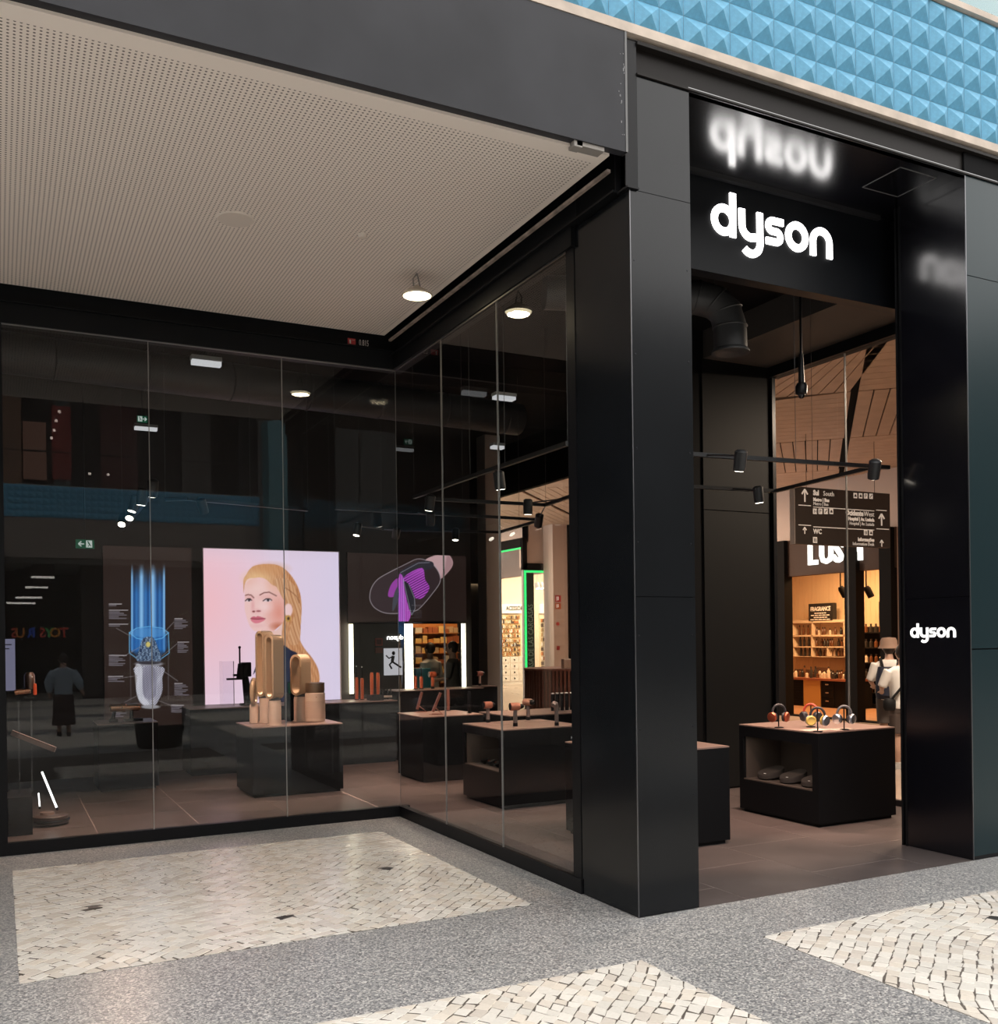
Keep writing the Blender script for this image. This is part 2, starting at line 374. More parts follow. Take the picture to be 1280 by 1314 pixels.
# ---- recess ceiling, fascia, upper slab, blue pyramid band
rc = struct('ceiling', box(-9, -.13, .03, 4.09, 4.845, 4.95), PERF, 'cream perforated acoustic ceiling over the recess')
FASC = mat('fascia_grey', (.030, .0305, .035), .38, 0, noise=.18, nscale=2.2, spec=.17)
fa = struct('trim_1', box(-9, -.035, -.03, .03, 4.862, 5.625), FASC, 'dark grey steel fascia edging the recess ceiling')
sp_ = MB()
rs = random.Random(2)
for k in range(14):
    zz = rs.uniform(4.95, 5.5); xx = -.045 - abs(rs.gauss(0, .03)); s_ = rs.uniform(.003, .008)
    sp_.box(xx - s_, xx, -.032, -.0295, zz, zz + s_ * rs.uniform(.6, 2.5))
build('chipped_paint', sp_, mat('bare_metal', (.20, .20, .21), .5), fa)
build('edge_lip', box(-.045, -.03, -.034, .03, 4.862, 5.625), mat('worn_edge', (.12, .12, .12), .5), fa)
build('bracket', MB().box(-.40, -.20, -.02, .06, 4.835, 4.862).box(-.42, -.36, -.02, .05, 4.825, 4.862), mat('bracket_grey', (.25, .23, .21), .6), fa)
up = struct('wall_upper', MB().box(-26, 26, .012, .35, 5.62, 6.70), mat('slab_grey', (.25, .24, .23), .8), 'upper floor edge carrying the blue tile band')
build('ledge', MB().box(-26, 26, -.035, .012, 5.628, 5.69), mat('cream_ledge', (.52, .44, .37), .75, noise=.15, nscale=6), up)
build('coping', MB().box(-26, 26, -.03, .36, 6.672, 6.72), mat('cream_ledge'), up)
BLUE = mat('sky_blue_tile', (.098, .315, .475), .55, noise=.10, nscale=30, bump=.12, bscale=120)
TS = .1965
def pyr(mb, x, z, s=.1945, h=.052, y=.012, sgn=-1):
    mb.add([(x, y, z), (x + s, y, z), (x + s, y, z + s), (x, y, z + s), (x + s / 2, y + sgn * h, z + s / 2)], [(0, 1, 4), (1, 2, 4), (2, 3, 4), (3, 0, 4), (3, 2, 1, 0)])
pm = MB(); pyr(pm, 0, 0, y=0)
pme = bpy.data.meshes.new('pyramid_tile'); pme.from_pydata(pm.v, [], pm.f); pme.materials.append(BLUE)
extra = MB()
for k in range(-40, 60):
    for r_i in range(5):
        x = .062 + k * TS; z = HL + .002 + r_i * TS
        if -4 <= k < 21:
            o = bpy.data.objects.new('pyramid_tile', pme); col.objects.link(o); o.parent = up; o.location = Vector((x, .010, z)) - ORG[up.name]
        else: pyr(extra, x, z, y=.010)
e_ = build('pyramid_tiles', extra, BLUE, up); e_['kind'] = 'stuff'
struct('trim_2', MB().box(-26, 26, .05, .09, 6.72, 7.7), m_glass('rail_glass', (.80, .9, .9)), 'glass balustrade on the upper floor edge')
struct('wall_upper', MB().box(-26, 26, 2.4, 2.6, 5.9, 11), mat('teal_glass_wall', (.10, .22, .24), .3), 'teal wall set back on the upper floor')
struct('ceiling', MB().box(-26, 30, .35, 34, 5.62, 5.9), VOID, 'dark concrete slab over the shop and corridor')

# ---- corner pillar with steel column and beam
pl = sthing('wall_pillar', (0, 0, 0), 'black metal clad corner pillar beside the entrance')
build('core', MB().box(.012, PW - .012, .012, .66, 0, 5.38), VOID, pl)
build('front_panel', box(.001, PW, 0, .012, 0.004, 2.048), PANEL, pl)
build('front_panel', box(.001, PW, 0, .012, 2.052, HP - .002), PANEL, pl)
build('front_panel', box(.066, PW, 0, .012, HP + .002, HT), PANEL, pl)
build('side_panel', box(0, .012, .002, .668, 0.004, HP), PANEL, pl)
build('inner_panel', box(PW - .012, PW, .012, .668, 0.004, HT), PANEL, pl)
build('edge_trim', box(-.002, .004, -.002, .004, 0, HP), mat('worn_steel', (.18, .18, .19), .35, 1.), pl)
for zz in (.75, 1.2, 1.8, 2.4, 3.0, 3.6, 4.2):
    for xx in (.03, PW - .03): build('screw', MB().lathe([(.006, 0), (.005, .003)], (xx, 0, zz), (0, -1, 0), 8), mat('screw_head', (.05, .05, .055), .4, 1), pl)
stl = sthing('trim_3', (0, 0, 0), 'black painted steel column and beam framing the shopfront')
build('column', MB().box(-.030, .062, -.004, .006, HP + .01, 5.60).box(.012, .022, .006, .12, HP + .01, 5.6).box(-.03, .062, .11, .12, HP + .01, 5.6).box(-.03, .062, -.02, .1, HP, HP + .012), BLK, stl)
build('beam', MB().box(.062, 6, .03, .05, HT + .0, 5.62).box(.062, 6, -.02, .05, 5.58, 5.60).box(.062, 6, -.015, .05, HT, HT + .012), mat('beam_brown_black', (.014, .012, .011), .5, spec=.15), stl)
# ---- beams and posts of the glazing
BEAM = mat('beam_black', (.007, .0075, .0085), .5, spec=.12)
hb = sthing('trim_4', (0, D, 0), 'black steel header beams above the shop glazing')
build('beam', MB().box(-9, .10, D - .03, D + .12, HG, 4.70).box(-9, .1, D - .06, D + .12, 4.70, 4.715).box(-9, .1, D + .02, D + .10, 4.715, 5.3), BEAM, hb)
build('beam', MB().box(-.03, .10, .668, D - .03, HG, 4.66).box(-.06, .10, .1, D - .03, 4.66, 4.675).box(.02, .10, .35, D - .03, 4.675, 5.3), BEAM, hb)
build('rusty_flange', MB().box(-.10, -.075, .1, D - .1, 4.78, 4.80), mat('rusted_flange', (.28, .22, .19), .8, noise=.4, nscale=12), hb)
build('glazing_rail', MB().box(-3.6, -.004, D - .012, D - .004, HG - .012, HG).box(-.012, -.004, .78, D, HG - .012, HG), mat('alu_rail', (.32, .31, .3), .4, 1), hb)
bs = struct('baseboard_recess', MB().box(-9, .1, D - .012, D + .06, 0, HB).box(-.012, .06, .672, D, 0, HB), BLK, 'black skirting under the shop glazing')
struct('wall_post', MB().box(-3.80, -3.56, D - .02, D + .08, HB, HG), BLK, 'black post at the end of the glazing')
struct('wall_post', MB().box(-9, -3.80, D, D + .08, HB, HG), VOID, 'black blank panel beyond the glazing')
struct('wall_post', MB().box(-.004, .08, .676, .784, HB, HG), BLK, 'black post between side glazing and pillar')
# ---- glazing
w1 = sthing('window_1', (0, D, 0), 'tall frameless glazing along the back of the recess')
JT = mat('glass_edge', (.26, .25, .24), .35)
xs = [-3.56, -2.377, -1.159, 0]
for a, b in zip(xs, xs[1:]): build('pane', box(a + .003, b - .003, D, D + .012, HB, HG), GLASS, w1)
for x in xs[1:3]: build('glass_joint', box(x - .003, x + .003, D - .001, D + .013, HB, HG), JT, w1)
w2 = sthing('window_2', (0, .8, 0), 'tall frameless glazing along the side of the recess')
ys = [.784, 1.884, 3.005, D]
for a, b in zip(ys, ys[1:]): build('pane', box(0, .012, a + .003, b - .003, HB, HG), GLASS, w2)
for y in ys[1:3]: build('glass_joint', box(-.001, .013, y - .003, y + .003, HB, HG), JT, w2)
build('glass_joint', box(0, .006, D - .003, D + .003, HB, HG), JT, w2)
# ---- portal: soffit, sign board, right jamb, right wall
pt = sthing('wall_portal', (1.8, 0, 0), 'glossy black entrance portal')
build('soffit', box(PW, XR + .4, .004, .90, HT, HT + .03), SOFM, pt)
build('soffit_edge', box(PW, XR, -.004, .004, HT - .004, HT + .012), mat('worn_steel'), pt)
hp_ = [onz(x, y, HT) for x, y in ((1120, 243), (1147, 252), (1210, 230), (1176, 222))]
xa, xb, ya, yb_ = 2.62, 3.02, .13, .50
build('hatch_frame', MB().box(xa, xb, ya, ya + .006, HT - .003, HT).box(xa, xb, yb_, yb_ + .006, HT - .003, HT).box(xa, xa + .006, ya, yb_, HT - .003, HT).box(xb, xb + .006, ya, yb_, HT - .003, HT), mat('hatch_grey', (.12, .12, .12), .4), pt)
build('sign_board', box(PW - .1, XR + .4, .86, .98, 4.626, HT), mat('sign_board_black', (.006, .007, .009), .4, spec=.15), pt)
build('shutter_rail', MB().box(PW, XR, .82, .86, 5.355, HT), mat('rail_grey', (.02, .02, .022), .35, spec=.2), pt)
jb = sthing('wall_jamb', (XR, 0, 0), 'glossy black entrance jamb')
build('core', MB().box(XR + .012, 6, .012, .62, 0, HT + .2), VOID, jb)
build('jamb_panel', box(XR, XR + .012, .003, .62, .004, 2.076), GLOSS, jb)
build('jamb_panel', box(XR, XR + .012, .003, .62, 2.080, HT), GLOSS, jb)
build('shutter_guide', MB().box(XR - .004, XR + .05, .622, .64, 0, HT).box(XR - .004, XR + .05, .662, .68, 0, HT).box(XR + .03, XR + .05, .64, .662, 0, HT), BLK, jb)
TEAL = mat('teal_black_panel', (.009, .022, .026), .25, 0, spec=.25)
build('edge_trim', box(XR - .002, XR + .006, -.003, .003, 0, HT), mat('worn_steel'), jb)
for a, b in ((.03, 1.655), (1.665, 4.60), (4.606, HT)): build('wall_panel', box(XR + .008, 6, 0, .012, a, b), TEAL, jb)
build('wall_plinth', box(XR + .008, 6, .002, .012, 0, .03), BLK, jb)

# ---- shop shell
XF = 4.68
struct('ceiling', MB().box(-9, XF + .1, .98, 11.3, 5.31, 5.40), VOID, 'black open ceiling of the shop')
struct('wall_back', MB().box(-4.6, 3.15, 9.03, 9.15, 0, .95).box(-4.6, 1.115, 9.03, 9.15, .95, 2.04).box(3.0, 3.15, 9.03, 9.15, .95, 2.04).box(-4.6, 3.15, 9.03, 9.15, 2.04, 5.31), mat('wall_charcoal', (.028, .025, .024), .55), 'charcoal back wall of the shop')
struct('wall_left', MB().box(-4.72, -4.6, D + .12, 9.15, 0, 5.31), VOID, 'black left wall of the shop')
struct('wall_return', MB().box(4.06, XF + .1, 11.3, 11.4, 0, 5.31), VOID, 'black rear wall behind the grey column')
struct('wall_column', MB().box(3.90, 4.19, 9.97, 10.3, 0, 5.31), mat('column_grey', (.55, .49, .45), .5), 'plain light grey column at the back of the shop')
wp = sthing('wall_partition', (3.5, 3.8, 0), 'charcoal panelled partition behind the headphone table')
build('core', box(2.45, XF, 3.82, 3.95, 0, 5.31), VOID, wp)
PAN2 = mat('partition_panel', (.008, .0082, .0084), .6, spec=.12)
p1 = ony(902, 600, 3.8).x; p2 = ony(986, 600, 3.8).x; z1 = ony(940, 461, 3.8).z; z2 = ony(940, 656, 3.8).z
build('panel', box(p1, p2, 3.8, 3.82, z2 + .005, z1), PAN2, wp); build('panel', box(p1, p2, 3.8, 3.82, .02, z2 - .005), PAN2, wp)
build('panel', box(2.45, p1 - .06, 3.8, 3.82, .02, 5.2), VOID, wp)
w3 = sthing('window_3', (XF, 2, 0), 'tall glazing between the shop and the far corridor')
build('lintel', MB().box(XF - .05, XF + .1, .62, 3.8, 4.87, 5.31), BEAM, w3)
build('bulkhead', MB().box(3.66, XF - .05, .8, 3.8, 4.99, 5.31), mat('bulkhead_grey', (.045, .04, .037), .7), w3)
YJ = onx(1086, 700, XF).y
for a, b in ((.68, YJ), (YJ, 3.80)): build('pane', box(XF, XF + .012, a + .005, b - .005, .06, 4.87), GLASS, w3)
build('glass_joint', box(XF - .004, XF + .016, YJ - .005, YJ + .005, .06, 4.87), JT, w3)
build('frame', MB().box(XF - .02, XF + .04, .62, 3.8, 0, .06).box(XF - .02, XF + .03, 3.76, 3.8, .06, 4.87), BLK, w3)
struct('wall_right', MB().box(XF, XF + .1, 3.95, 7.6, 0, 5.31).box(XF, XF + .1, 7.6, 11.3, 4.41, 5.31), VOID, 'black right wall of the shop')
w4 = sthing('window_4', (XF, 9, 0), 'glazing at the back right of the shop')
for a, b in ((7.62, 9.4), (9.42, 11.28)): build('pane', box(XF, XF + .012, a, b, .06, 4.41), GLASS, w4)
build('frame', MB().box(XF - .02, XF + .04, 7.6, 11.3, 0, .06).box(XF - .03, XF + .05, 7.6, 7.66, .06, 4.41), BLK, w4)

# ---- far corridor: floor, board ceiling at 45 degrees, walls
struct('floor', MB().box(XF, 30, .62, 34, -.15, 0), mat('corridor_stone', (.42, .33, .27), .22, noise=.12, nscale=2), 'polished beige floor of the far corridor')
cc = sthing('ceiling', (8, 8, 5), 'timber board ceiling of the far corridor laid diagonally')
build('backing', MB().box(XF + .1, 26, .62, 32, 5.10, 5.15), VOID, cc)
WOOD = mat('timber_board', (.50, .335, .235), .5, noise=.10, nscale=4)
s2 = 2 ** .5
def uvbox(mb, u0, u1, v0, v1, z0, z1):
    c = [((u + v) / s2, (u - v) / s2) for u, v in ((u0, v0), (u1, v0), (u1, v1), (u0, v1))]
    mb.add([(x, y, z0) for x, y in c] + [(x, y, z1) for x, y in c], [(3, 2, 1, 0), (4, 5, 6, 7), (0, 1, 5, 4), (1, 2, 6, 5), (2, 3, 7, 6), (3, 0, 4, 7)])
def inside(u, v): x = (u + v) / s2; y = (u - v) / s2; return XF + .1 < x < 14 and .8 < y < 32
vb = [(1.68 + 3.30 * k, 1.58 + 3.30 * (k + 1)) for k in range(-4, 2)]; ub = [4.35 + 3.25 * k for k in range(-1, 9)]
for iv, (v0, v1) in enumerate(vb):
    for iu, u0 in enumerate(ub):
        u1 = u0 + 3.24; vc = (v0 + v1) / 2; uc = (u0 + u1) / 2
        if not any(inside(a, b) for a in (u0, uc, u1) for b in (v0, vc, v1)): continue
        fine = (iu + iv) % 2 == 1
        near = (-1.7 < v0 < 4 and u0 < 15) or (v0 < -4.5 and 9 < u0 < 20)
        if not near:
            t = MB(); uvbox(t, u0, u1, v0, v1, 5.0, 5.05)
        def cut(t):                                   # keep boards inside the corridor
            for i, p in enumerate(t.v): t.v[i] = (min(max(p[0], XF + .1), 14.0), min(max(p[1], .62), 32), p[2])
        if not near: cut(t); build('ceiling_panel', t, WOOD, cc); continue
        if fine:
            n = 11
            for k in range(n):
                a = u0 + 3.24 * k / n; t = MB(); uvbox(t, a, a + 3.24 / n - .012, v0, v1, 5.0, 5.03); cut(t); build('ceiling_board', t, WOOD, cc)
        else:
            n = 16; wv = (v1 - v0) / n
            for k in range(n):
                a = v0 + wv * k; t = MB(); uvbox(t, u0 + .02, u1 - .02, a, a + wv - .018, 5.0, 5.03); cut(t); build('ceiling_board', t, WOOD, cc)
PINK = mat('warm_plaster', (.50, .36, .29), .6)
struct('wall_corridor', MB().box(6, 30, .5, .62, 0, 5.6), VOID, 'dark wall closing the corridor')
struct('wall_corridor', MB().box(5, 30, 33, 33.2, 0, 5.6), PINK, 'far end wall of the corridor')
# ================================================================ FAR CORRIDOR SHOPS
XN, ZP, XP, YN = (0, -1, 0), (0, 0, 1), (1, 0, 0), (0, 1, 0)
def rx(x0, y0, x1, y1, X):      # pixel rectangle on a plane x = X -> (ymin, ymax, zmin, zmax)
    a = onx(x0, y0, X); b = onx(x1, y1, X); return min(a.y, b.y), max(a.y, b.y), min(a.z, b.z), max(a.z, b.z)
def ry(x0, y0, x1, y1, Y):      # on a plane y = Y -> (xmin, xmax, zmin, zmax)
    a = ony(x0, y0, Y); b = ony(x1, y1, Y); return min(a.x, b.x), max(a.x, b.x), min(a.z, b.z), max(a.z, b.z)
LX = 11.9
CREAM = mat('cream_boards', (.62, .44, .27), .6)
DKW = mat('dark_frame', (.010, .008, .007), .6, spec=.04)
FAS = mat('brown_fascia', (.085, .055, .043), .7, spec=.1)
lf = sthing('wall_storefront', (LX, 9.8, 0), 'dark framed soap shop front in the far corridor')
build('plaster', MB().box(LX, LX + .2, .62, 33, 3.85, 5.62).box(LX, LX + .2, .62, 8.2, 0, 3.85).box(LX, LX + .2, 11.42, 19.4, 0, 3.85), PINK, lf)
build('fascia', MB().box(LX - .02, LX + .2, 8.2, 11.42, 3.06, 3.85), FAS, lf)
for a, b in ((1003, 1013), (1090, 1105), (1135, 1150)):
    r = rx(a, 850, b, 850, LX); build('post', box(LX - .13, LX + .1, r[0], r[1], 0, 3.85), DKW, lf)
build('threshold', box(LX - .05, LX + .15, 8.2, 11.42, 0, .03), DKW, lf)
sg = thing('shop_sign', 'white illuminated capital letters above the soap shop door', 'sign', (LX - .06, 9.7, 3.28))
ya = onx(1039, 720, LX).y; yb = onx(1110, 718, LX).y
tmp = textmb('LUSH', 1, (0, 0, 0), XP, ZP); tw = max(v[0] for v in tmp.v) - min(v[0] for v in tmp.v)
SGN = emis('white_sign_letters', (1, .96, .9), 2.2)
pos = 0
for ch, pxl in zip('LUSH', (1039, 1054, 1072.5, 1090.5)):
    build('letter', textmb(ch, .60, (LX - .06, onx(pxl, 720, LX).y, 3.285), XN, ZP, .06, sx=.88, bold=.022), SGN, sg)
# interior
IX = 15.6
ls = sthing('wall_soap_shop', (14, 10, 0), 'cream boarded interior walls of the soap shop')
cm = MB()
for k in range(60): cm.box(IX, IX + .03, 8 + k * .15, 8 + k * .15 + .144, 0, 3.8)
build('back_boards', cm, CREAM, ls)
build('side_boards', MB().box(LX + .2, IX, 17, 17.1, 0, 3.8).box(LX + .2, IX, 7.2, 7.3, 0, 3.8).box(IX + .03, IX + .1, 7.2, 17.1, 0, 3.8), CREAM, ls)
build('ceiling_boards', MB().box(LX + .2, IX, 7.3, 17, 3.8, 3.86), mat('cream_ceiling', (.6, .5, .38), .7), ls)
struct('floor', MB().box(LX + .15, IX, 7.3, 17, 0.0, .012), mat('shop_wood_floor', (.32, .16, .08), .4, noise=.2, nscale=6), 'brown wood floor of the soap shop')
# shelf unit
SX = 15.25
sh = thing('wall_shelf', 'cream open shelf unit with angled divider, full of bottles', 'shelf', (SX, 13.4, .8))
SHW = mat('shelf_cream', (.68, .52, .36), .5)
def rxb(x0, y0, x1, y1, X, dep): r = rx(x0, y0, x1, y1, X); return box(X, X + dep, *r)
build('back_board', rxb(1016, 798, 1083, 843, SX + .28, .03), SHW, sh)
for yy in (815, 829.5, 842): build('shelf_board', rxb(1016, yy, 1083, yy + 1.6, SX, .3), SHW, sh)
build('top_board', rxb(1013, 796.5, 1084, 798.2, SX, .32), SHW, sh)
for a, b in ((1015, 1018), (1041.5, 1040.5), (1082, 1083)):
    p = onx(a, 797, SX); q_ = onx(b, 843, SX); build('divider', MB().obox((SX + .15, p.y, p.z), (SX + .15, q_.y, q_.z), .03, .3, (1, 0, 0)), SHW, sh)
p = onx(1061, 830, SX); build('divider', box(SX, SX + .3, p.y - .015, p.y + .015, onx(1061, 842, SX).z, p.z), SHW, sh)
bots = [mat('bottle_amber', (.10, .035, .012), .25), mat('bottle_black', (.02, .015, .012), .3), mat('bottle_label', (.55, .42, .30), .5)]
proto = {}
def bottle(kind, loc, h, r, lab, grp):
    k = (kind, round(h, 2), round(r, 3))
    if k not in proto:
        t = thing('bottle', lab, 'bottle', loc, grp)
        build('body', MB().lathe([(r, 0), (r, h * .62), (r * .45, h * .75), (r * .45, h * .86)], loc, n=8), bots[kind], t)
        build('cap', MB().lathe([(r * .55, h * .86), (r * .5, h)], loc, n=8), bots[1], t)
        proto[k] = t; return t
    return dup(proto[k], loc, lab, grp)
rb = random.Random(4)
for row, (yy, nm) in enumerate(((815, 'top'), (829.5, 'middle'), (842, 'lowest'))):
    z = onx(1050, yy, SX).z + .001
    for x in (1022, 1027, 1033): bottle(1 if row else 0, (SX + .1, onx(x + row, yy, SX).y, onx(x, yy, SX).z + .002), .26, .035, 'dark bottle left of the divider on the %s shelf of cream unit' % nm, 'dark bottles on the %s shelf' % nm)
    for k in range(11):
        x = 1044 + k * 3.5
        bottle(rb.choice((0, 2, 1)), (SX + rb.uniform(.06, .2), onx(x, yy, SX).y, onx(x, yy, SX).z + .002), rb.choice((.16, .2)), .032, 'small bottle right of the divider on the %s shelf of cream unit' % nm, 'small bottles on the %s shelf' % nm)
r = rx(1037, 775, 1068, 796.3, SX)
bs_ = thing('chalk_sign', 'black hand lettered sign standing on the bottle shelf', 'sign', (SX, (r[0] + r[1]) / 2, r[2]))
build('board', box(SX, SX + .14, *r), mat('chalkboard', (.012, .01, .009), .6), bs_)
CH = mat('chalk_white', (.8, .74, .66), .6, emit=(.8, .74, .66), es=.12)
build('lettering', textmb('FRAGRANCE', .15, (SX - .005, r[1] - .07, r[3] - .19), XN, ZP, .004, sx=.80, bold=.004), CH, bs_)
ln = MB()
for k, (a, b) in enumerate(((.25, .75), (.1, .9), (.22, .8), (.08, .92))):
    yy = r[1] - (r[1] - r[0]) * a; y2 = r[1] - (r[1] - r[0]) * b; zz = r[3] - .25 - k * .055
    n = 5
    for i in range(n): s_ = yy + (y2 - yy) * i / n; ln.box(SX - .005, SX, s_ + (y2 - yy) / n * .8, s_, zz - .012, zz + .012)
build('small_lettering', ln, CH, bs_)
# counter with jars
CX = 14.1
ct = thing('shop_counter', 'soap shop counter with brown worktop, yellow panel and dark drawers', 'counter', (CX, 12.5, 0))
r = rx(1012, 869, 1093, 907, CX); zt = r[3]; y_l, y_r = r[1], r[0]
build('worktop', box(CX - .04, CX + .7, y_r, y_l + .3, zt - .05, zt), mat('red_wood', (.22, .07, .035), .35), ct)
def cseg(a, b): p = onx(a, 885, CX).y; q_ = onx(b, 885, CX).y; return q_, p
a, b = cseg(1013, 1030); build('slatted_panel', MB().box(CX, CX + .68, a, b + .3, 0, zt - .05), DKW, ct)
sl = MB()
for k in range(9): sl.box(CX - .02, CX, a, b, .06 + k * (zt - .12) / 9, .06 + k * (zt - .12) / 9 + .04)
build('slats', sl, DKW, ct)
a, b = cseg(1030.5, 1052); build('panel', box(CX, CX + .68, a, b, 0, zt - .05), mat('mustard_panel', (.42, .22, .06), .5), ct)
a, b = cseg(1052.5, 1092)
build('drawer_unit', box(CX + .02, CX + .68, a, b, 0, zt - .05), DKW, ct)
for k in range(3):
    dh = (zt - .11) / 3; z0 = .05 + k * dh; dr = build('drawer', box(CX, CX + .02, b - .42, b - .02, z0, z0 + dh - .02), DKW, ct)
    build('handle', box(CX - .02, CX, b - .27, b - .17, z0 + dh * .55, z0 + dh * .55 + .025), CHROME, dr)
for k in range(26):
    x = 1018 + k * 2.8; xx = CX + rb.uniform(.08, .55); h = rb.choice((.14, .2, .28))
    bottle(rb.choice((0, 1, 1, 2)), (xx, onx(x, 866, xx).y, zt), h, .04, 'bottle or jar among many on the brown soap shop counter', 'jars on the soap shop counter')
for k, (x, w_, h) in enumerate(((1030, .5, .18), (1054, .4, .24), (1066, .3, .15))):
    p = onx(x, 866, CX + .62); one('counter_box', box(CX + .58, CX + .68, p.y - w_ / 2, p.y + w_ / 2, zt, zt + h), mat('box_brown', (.09, .04, .02), .5), ('long low', 'tall', 'small short')[k] + ' brown tray at the rear edge of the soap shop counter', 'tray')
# dark shelf bay on the right of the central post
r = rx(1084, 800, 1091, 870, 14.8)
t = thing('dark_shelf', 'tall dark shelf of bottles next to the cream shelf unit', 'shelf', (14.8, r[0], 0))
build('frame', MB().box(14.8, 15.1, r[0] - 1.25, r[1], 0, .1).box(15.06, 15.1, r[0] - 1.25, r[1], 0, 1.95).box(14.8, 15.1, r[1] - .03, r[1], 0, 1.95), DKW, t)
for k in range(5): build('shelf_board', box(14.8, 15.06, r[0] - 1.25, r[1] - .03, .35 + k * .36, .375 + k * .36), DKW, t)
for k in range(5):
    for j in range(9): bottle(rb.choice((0, 1, 2)), (14.9, r[1] - .1 - j * .15, .376 + k * .36), .2, .045, 'bottle on the tall dark shelf beside the cream unit', 'bottles on the dark shelf')
r = rx(1127, 772, 1137, 825, 15.3)
t = thing('wall_sign', 'tall black wall sign with white lettering in the soap shop', 'sign', (15.3, r[0], r[2]))
build('board', box(15.3, 15.34, r[0] - .3, r[1], r[2], r[3]), mat('chalkboard'), t)
build('lettering', textmb('AT', .26, (15.295, r[1] - .06, r[3] - .5), XN, ZP, .004, bold=.006), CH, t)
for k, x in enumerate((1078, 1111, 1132)):
    p = onx(x, 758, 13.2); t = thing('spotlight', 'black track spotlight under the soap shop ceiling', 'spotlight', (13.2, p.y, p.z - .08), 'soap shop ceiling spotlights')
    build('stem', MB().tube([(13.2, p.y, 3.8), (13.2, p.y, p.z)], .015, 6), DKW, t)
    build('head', MB().lathe([(.07, 0), (.075, .2), (.05, .26)], (13.3, p.y - .05, p.z - .14), (-.4, .2, .9), 10), DKW, t)
wl = thing('ceiling_light', 'warm ceiling light panel inside the soap shop', 'lamp', (13.6, 10.6, 3.79))
build('panel', box(13.0, 14.2, 9.6, 11.6, 3.77, 3.80), emis('warm_light', (1, .62, .30), 2.5), wl)
lamp('soap_shop_light', 'AREA', (13.6, 11.0, 3.74), 520, (1, .60, .30), wl, shape='RECTANGLE', size=1.2, size_y=4.0)

# ---- hanging direction sign
SY = 6.5
r0 = ony(1019, 624, SY); r1 = ony(1142, 703, SY)
hs = thing('direction_sign', 'dark brown hanging direction sign with white arrows and lettering', 'sign', ((r0.x + r1.x) / 2, SY, r1.z))
build('board', box(r0.x, r1.x, SY, SY + .1, r1.z, r0.z), mat('sign_brown', (.030, .024, .021), .5), hs)
build('edge', box(r0.x - .012, r0.x, SY - .004, SY + .1, r1.z, r0.z), mat('sign_edge', (.35, .3, .27), .5), hs)
for x in (r0.x + .3, r1.x - .3): build('hanger', MB().tube([(x, SY + .05, r0.z), (x, SY + .05, 5.0)], .004, 6), DKW, hs)
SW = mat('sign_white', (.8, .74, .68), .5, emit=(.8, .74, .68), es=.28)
YF = SY - .004
def sp(x, y): return ony(x, y, SY)
def px2m(x, y, n): return (sp(x, y) - sp(x, y + n)).length
def stext(s, x, y, cap, al='LEFT', bold=0., sx=.95):
    build('lettering', textmb(s, px2m(x, y, cap) / .69, (sp(x, y).x, YF, sp(x, y).z), XP, ZP, .004, al, sx, bold), SW, hs)
stext('Sul', 1042.8, 635, 6, bold=.006); stext('South', 1055.5, 636, 6)
stext('Metro | Bus', 1042.8, 642.8, 4.2, bold=.004); stext('Metro | Bus', 1042.8, 648, 4)
stext('Ocidente', 1107, 662, 6, 'RIGHT', bold=.006); stext('West', 1121, 663, 6, 'RIGHT')
stext('Hospital | Av. Lusíada', 1121, 669.3, 4.2, 'RIGHT', bold=.004, sx=.86); stext('Hospital | Av. Lusíada', 1121, 675, 4, 'RIGHT', sx=.86)
stext('WC', 1043, 684.6, 6, bold=.003)
stext('Informações', 1121, 695, 4.2, 'RIGHT', bold=.004); stext('Information Desk', 1121, 700.6, 4, 'RIGHT', sx=.92)
def arrow(x, y0, y1, wd):
    a = sp(x, y0); b = sp(x, y1); w_ = px2m(x, y0, wd); s_ = w_ * .22; m_ = MB()
    m_.box(a.x - s_ / 2, a.x + s_ / 2, YF, SY, b.z, a.z)
    for k in (-1, 1): m_.obox((a.x, YF + .002, a.z + .0), (a.x + k * w_ * .5, YF + .002, a.z - w_ * .62), .004, s_, (1, 0, .01))
    build('arrow', m_, SW, hs)
arrow(1032, 628, 644, 10); arrow(1130.5, 659.5, 674.5, 10); arrow(1032, 676.5, 685, 6); arrow(1130.7, 693, 701.5, 6)
DKI = mat('icon_dark', (.03, .024, .02), .5)
def icon(x0, y0, s_, g):
    a = sp(x0, y0); w_ = px2m(x0, y0, s_); o = build('pictogram', box(a.x, a.x + w_ * .93, YF, SY, a.z - w_, a.z), SW, hs)
    m_ = MB()
    if g in 'HP': m_ = textmb(g, w_ * .95, (a.x + w_ * .18, YF - .002, a.z - w_ * .82), XP, ZP, .003)
    elif g == '/': m_.obox((a.x + w_ * .15, YF - .002, a.z - w_ * .8), (a.x + w_ * .75, YF - .002, a.z - w_ * .2), .003, w_ * .13, (1, 0, .01))
    elif g == 'c': m_.box(a.x + w_ * .18, a.x + w_ * .75, YF - .003, YF, a.z - w_ * .75, a.z - w_ * .5).box(a.x + w_ * .3, a.x + w_ * .62, YF - .003, YF, a.z - w_ * .5, a.z - w_ * .28)
    elif g == 'w':
        for k in (.22, .55): m_.box(a.x + w_ * k, a.x + w_ * (k + .16), YF - .003, YF, a.z - w_ * .85, a.z - w_ * .2)
    build('pictogram_mark', m_, DKI, o)
for k, g in enumerate('HP/c'): icon(1042.6 + k * 7, 652.5, 7, g)
for k, g in enumerate('ccP/'): icon(1094.6 + k * 6.7, 632.4 + k * .3, 6.7, g)
icon(1042.6, 689, 7.5, 'w'); icon(1108, 680, 6.6, 'w'); icon(1114.7, 680.3, 6.6, 'c')
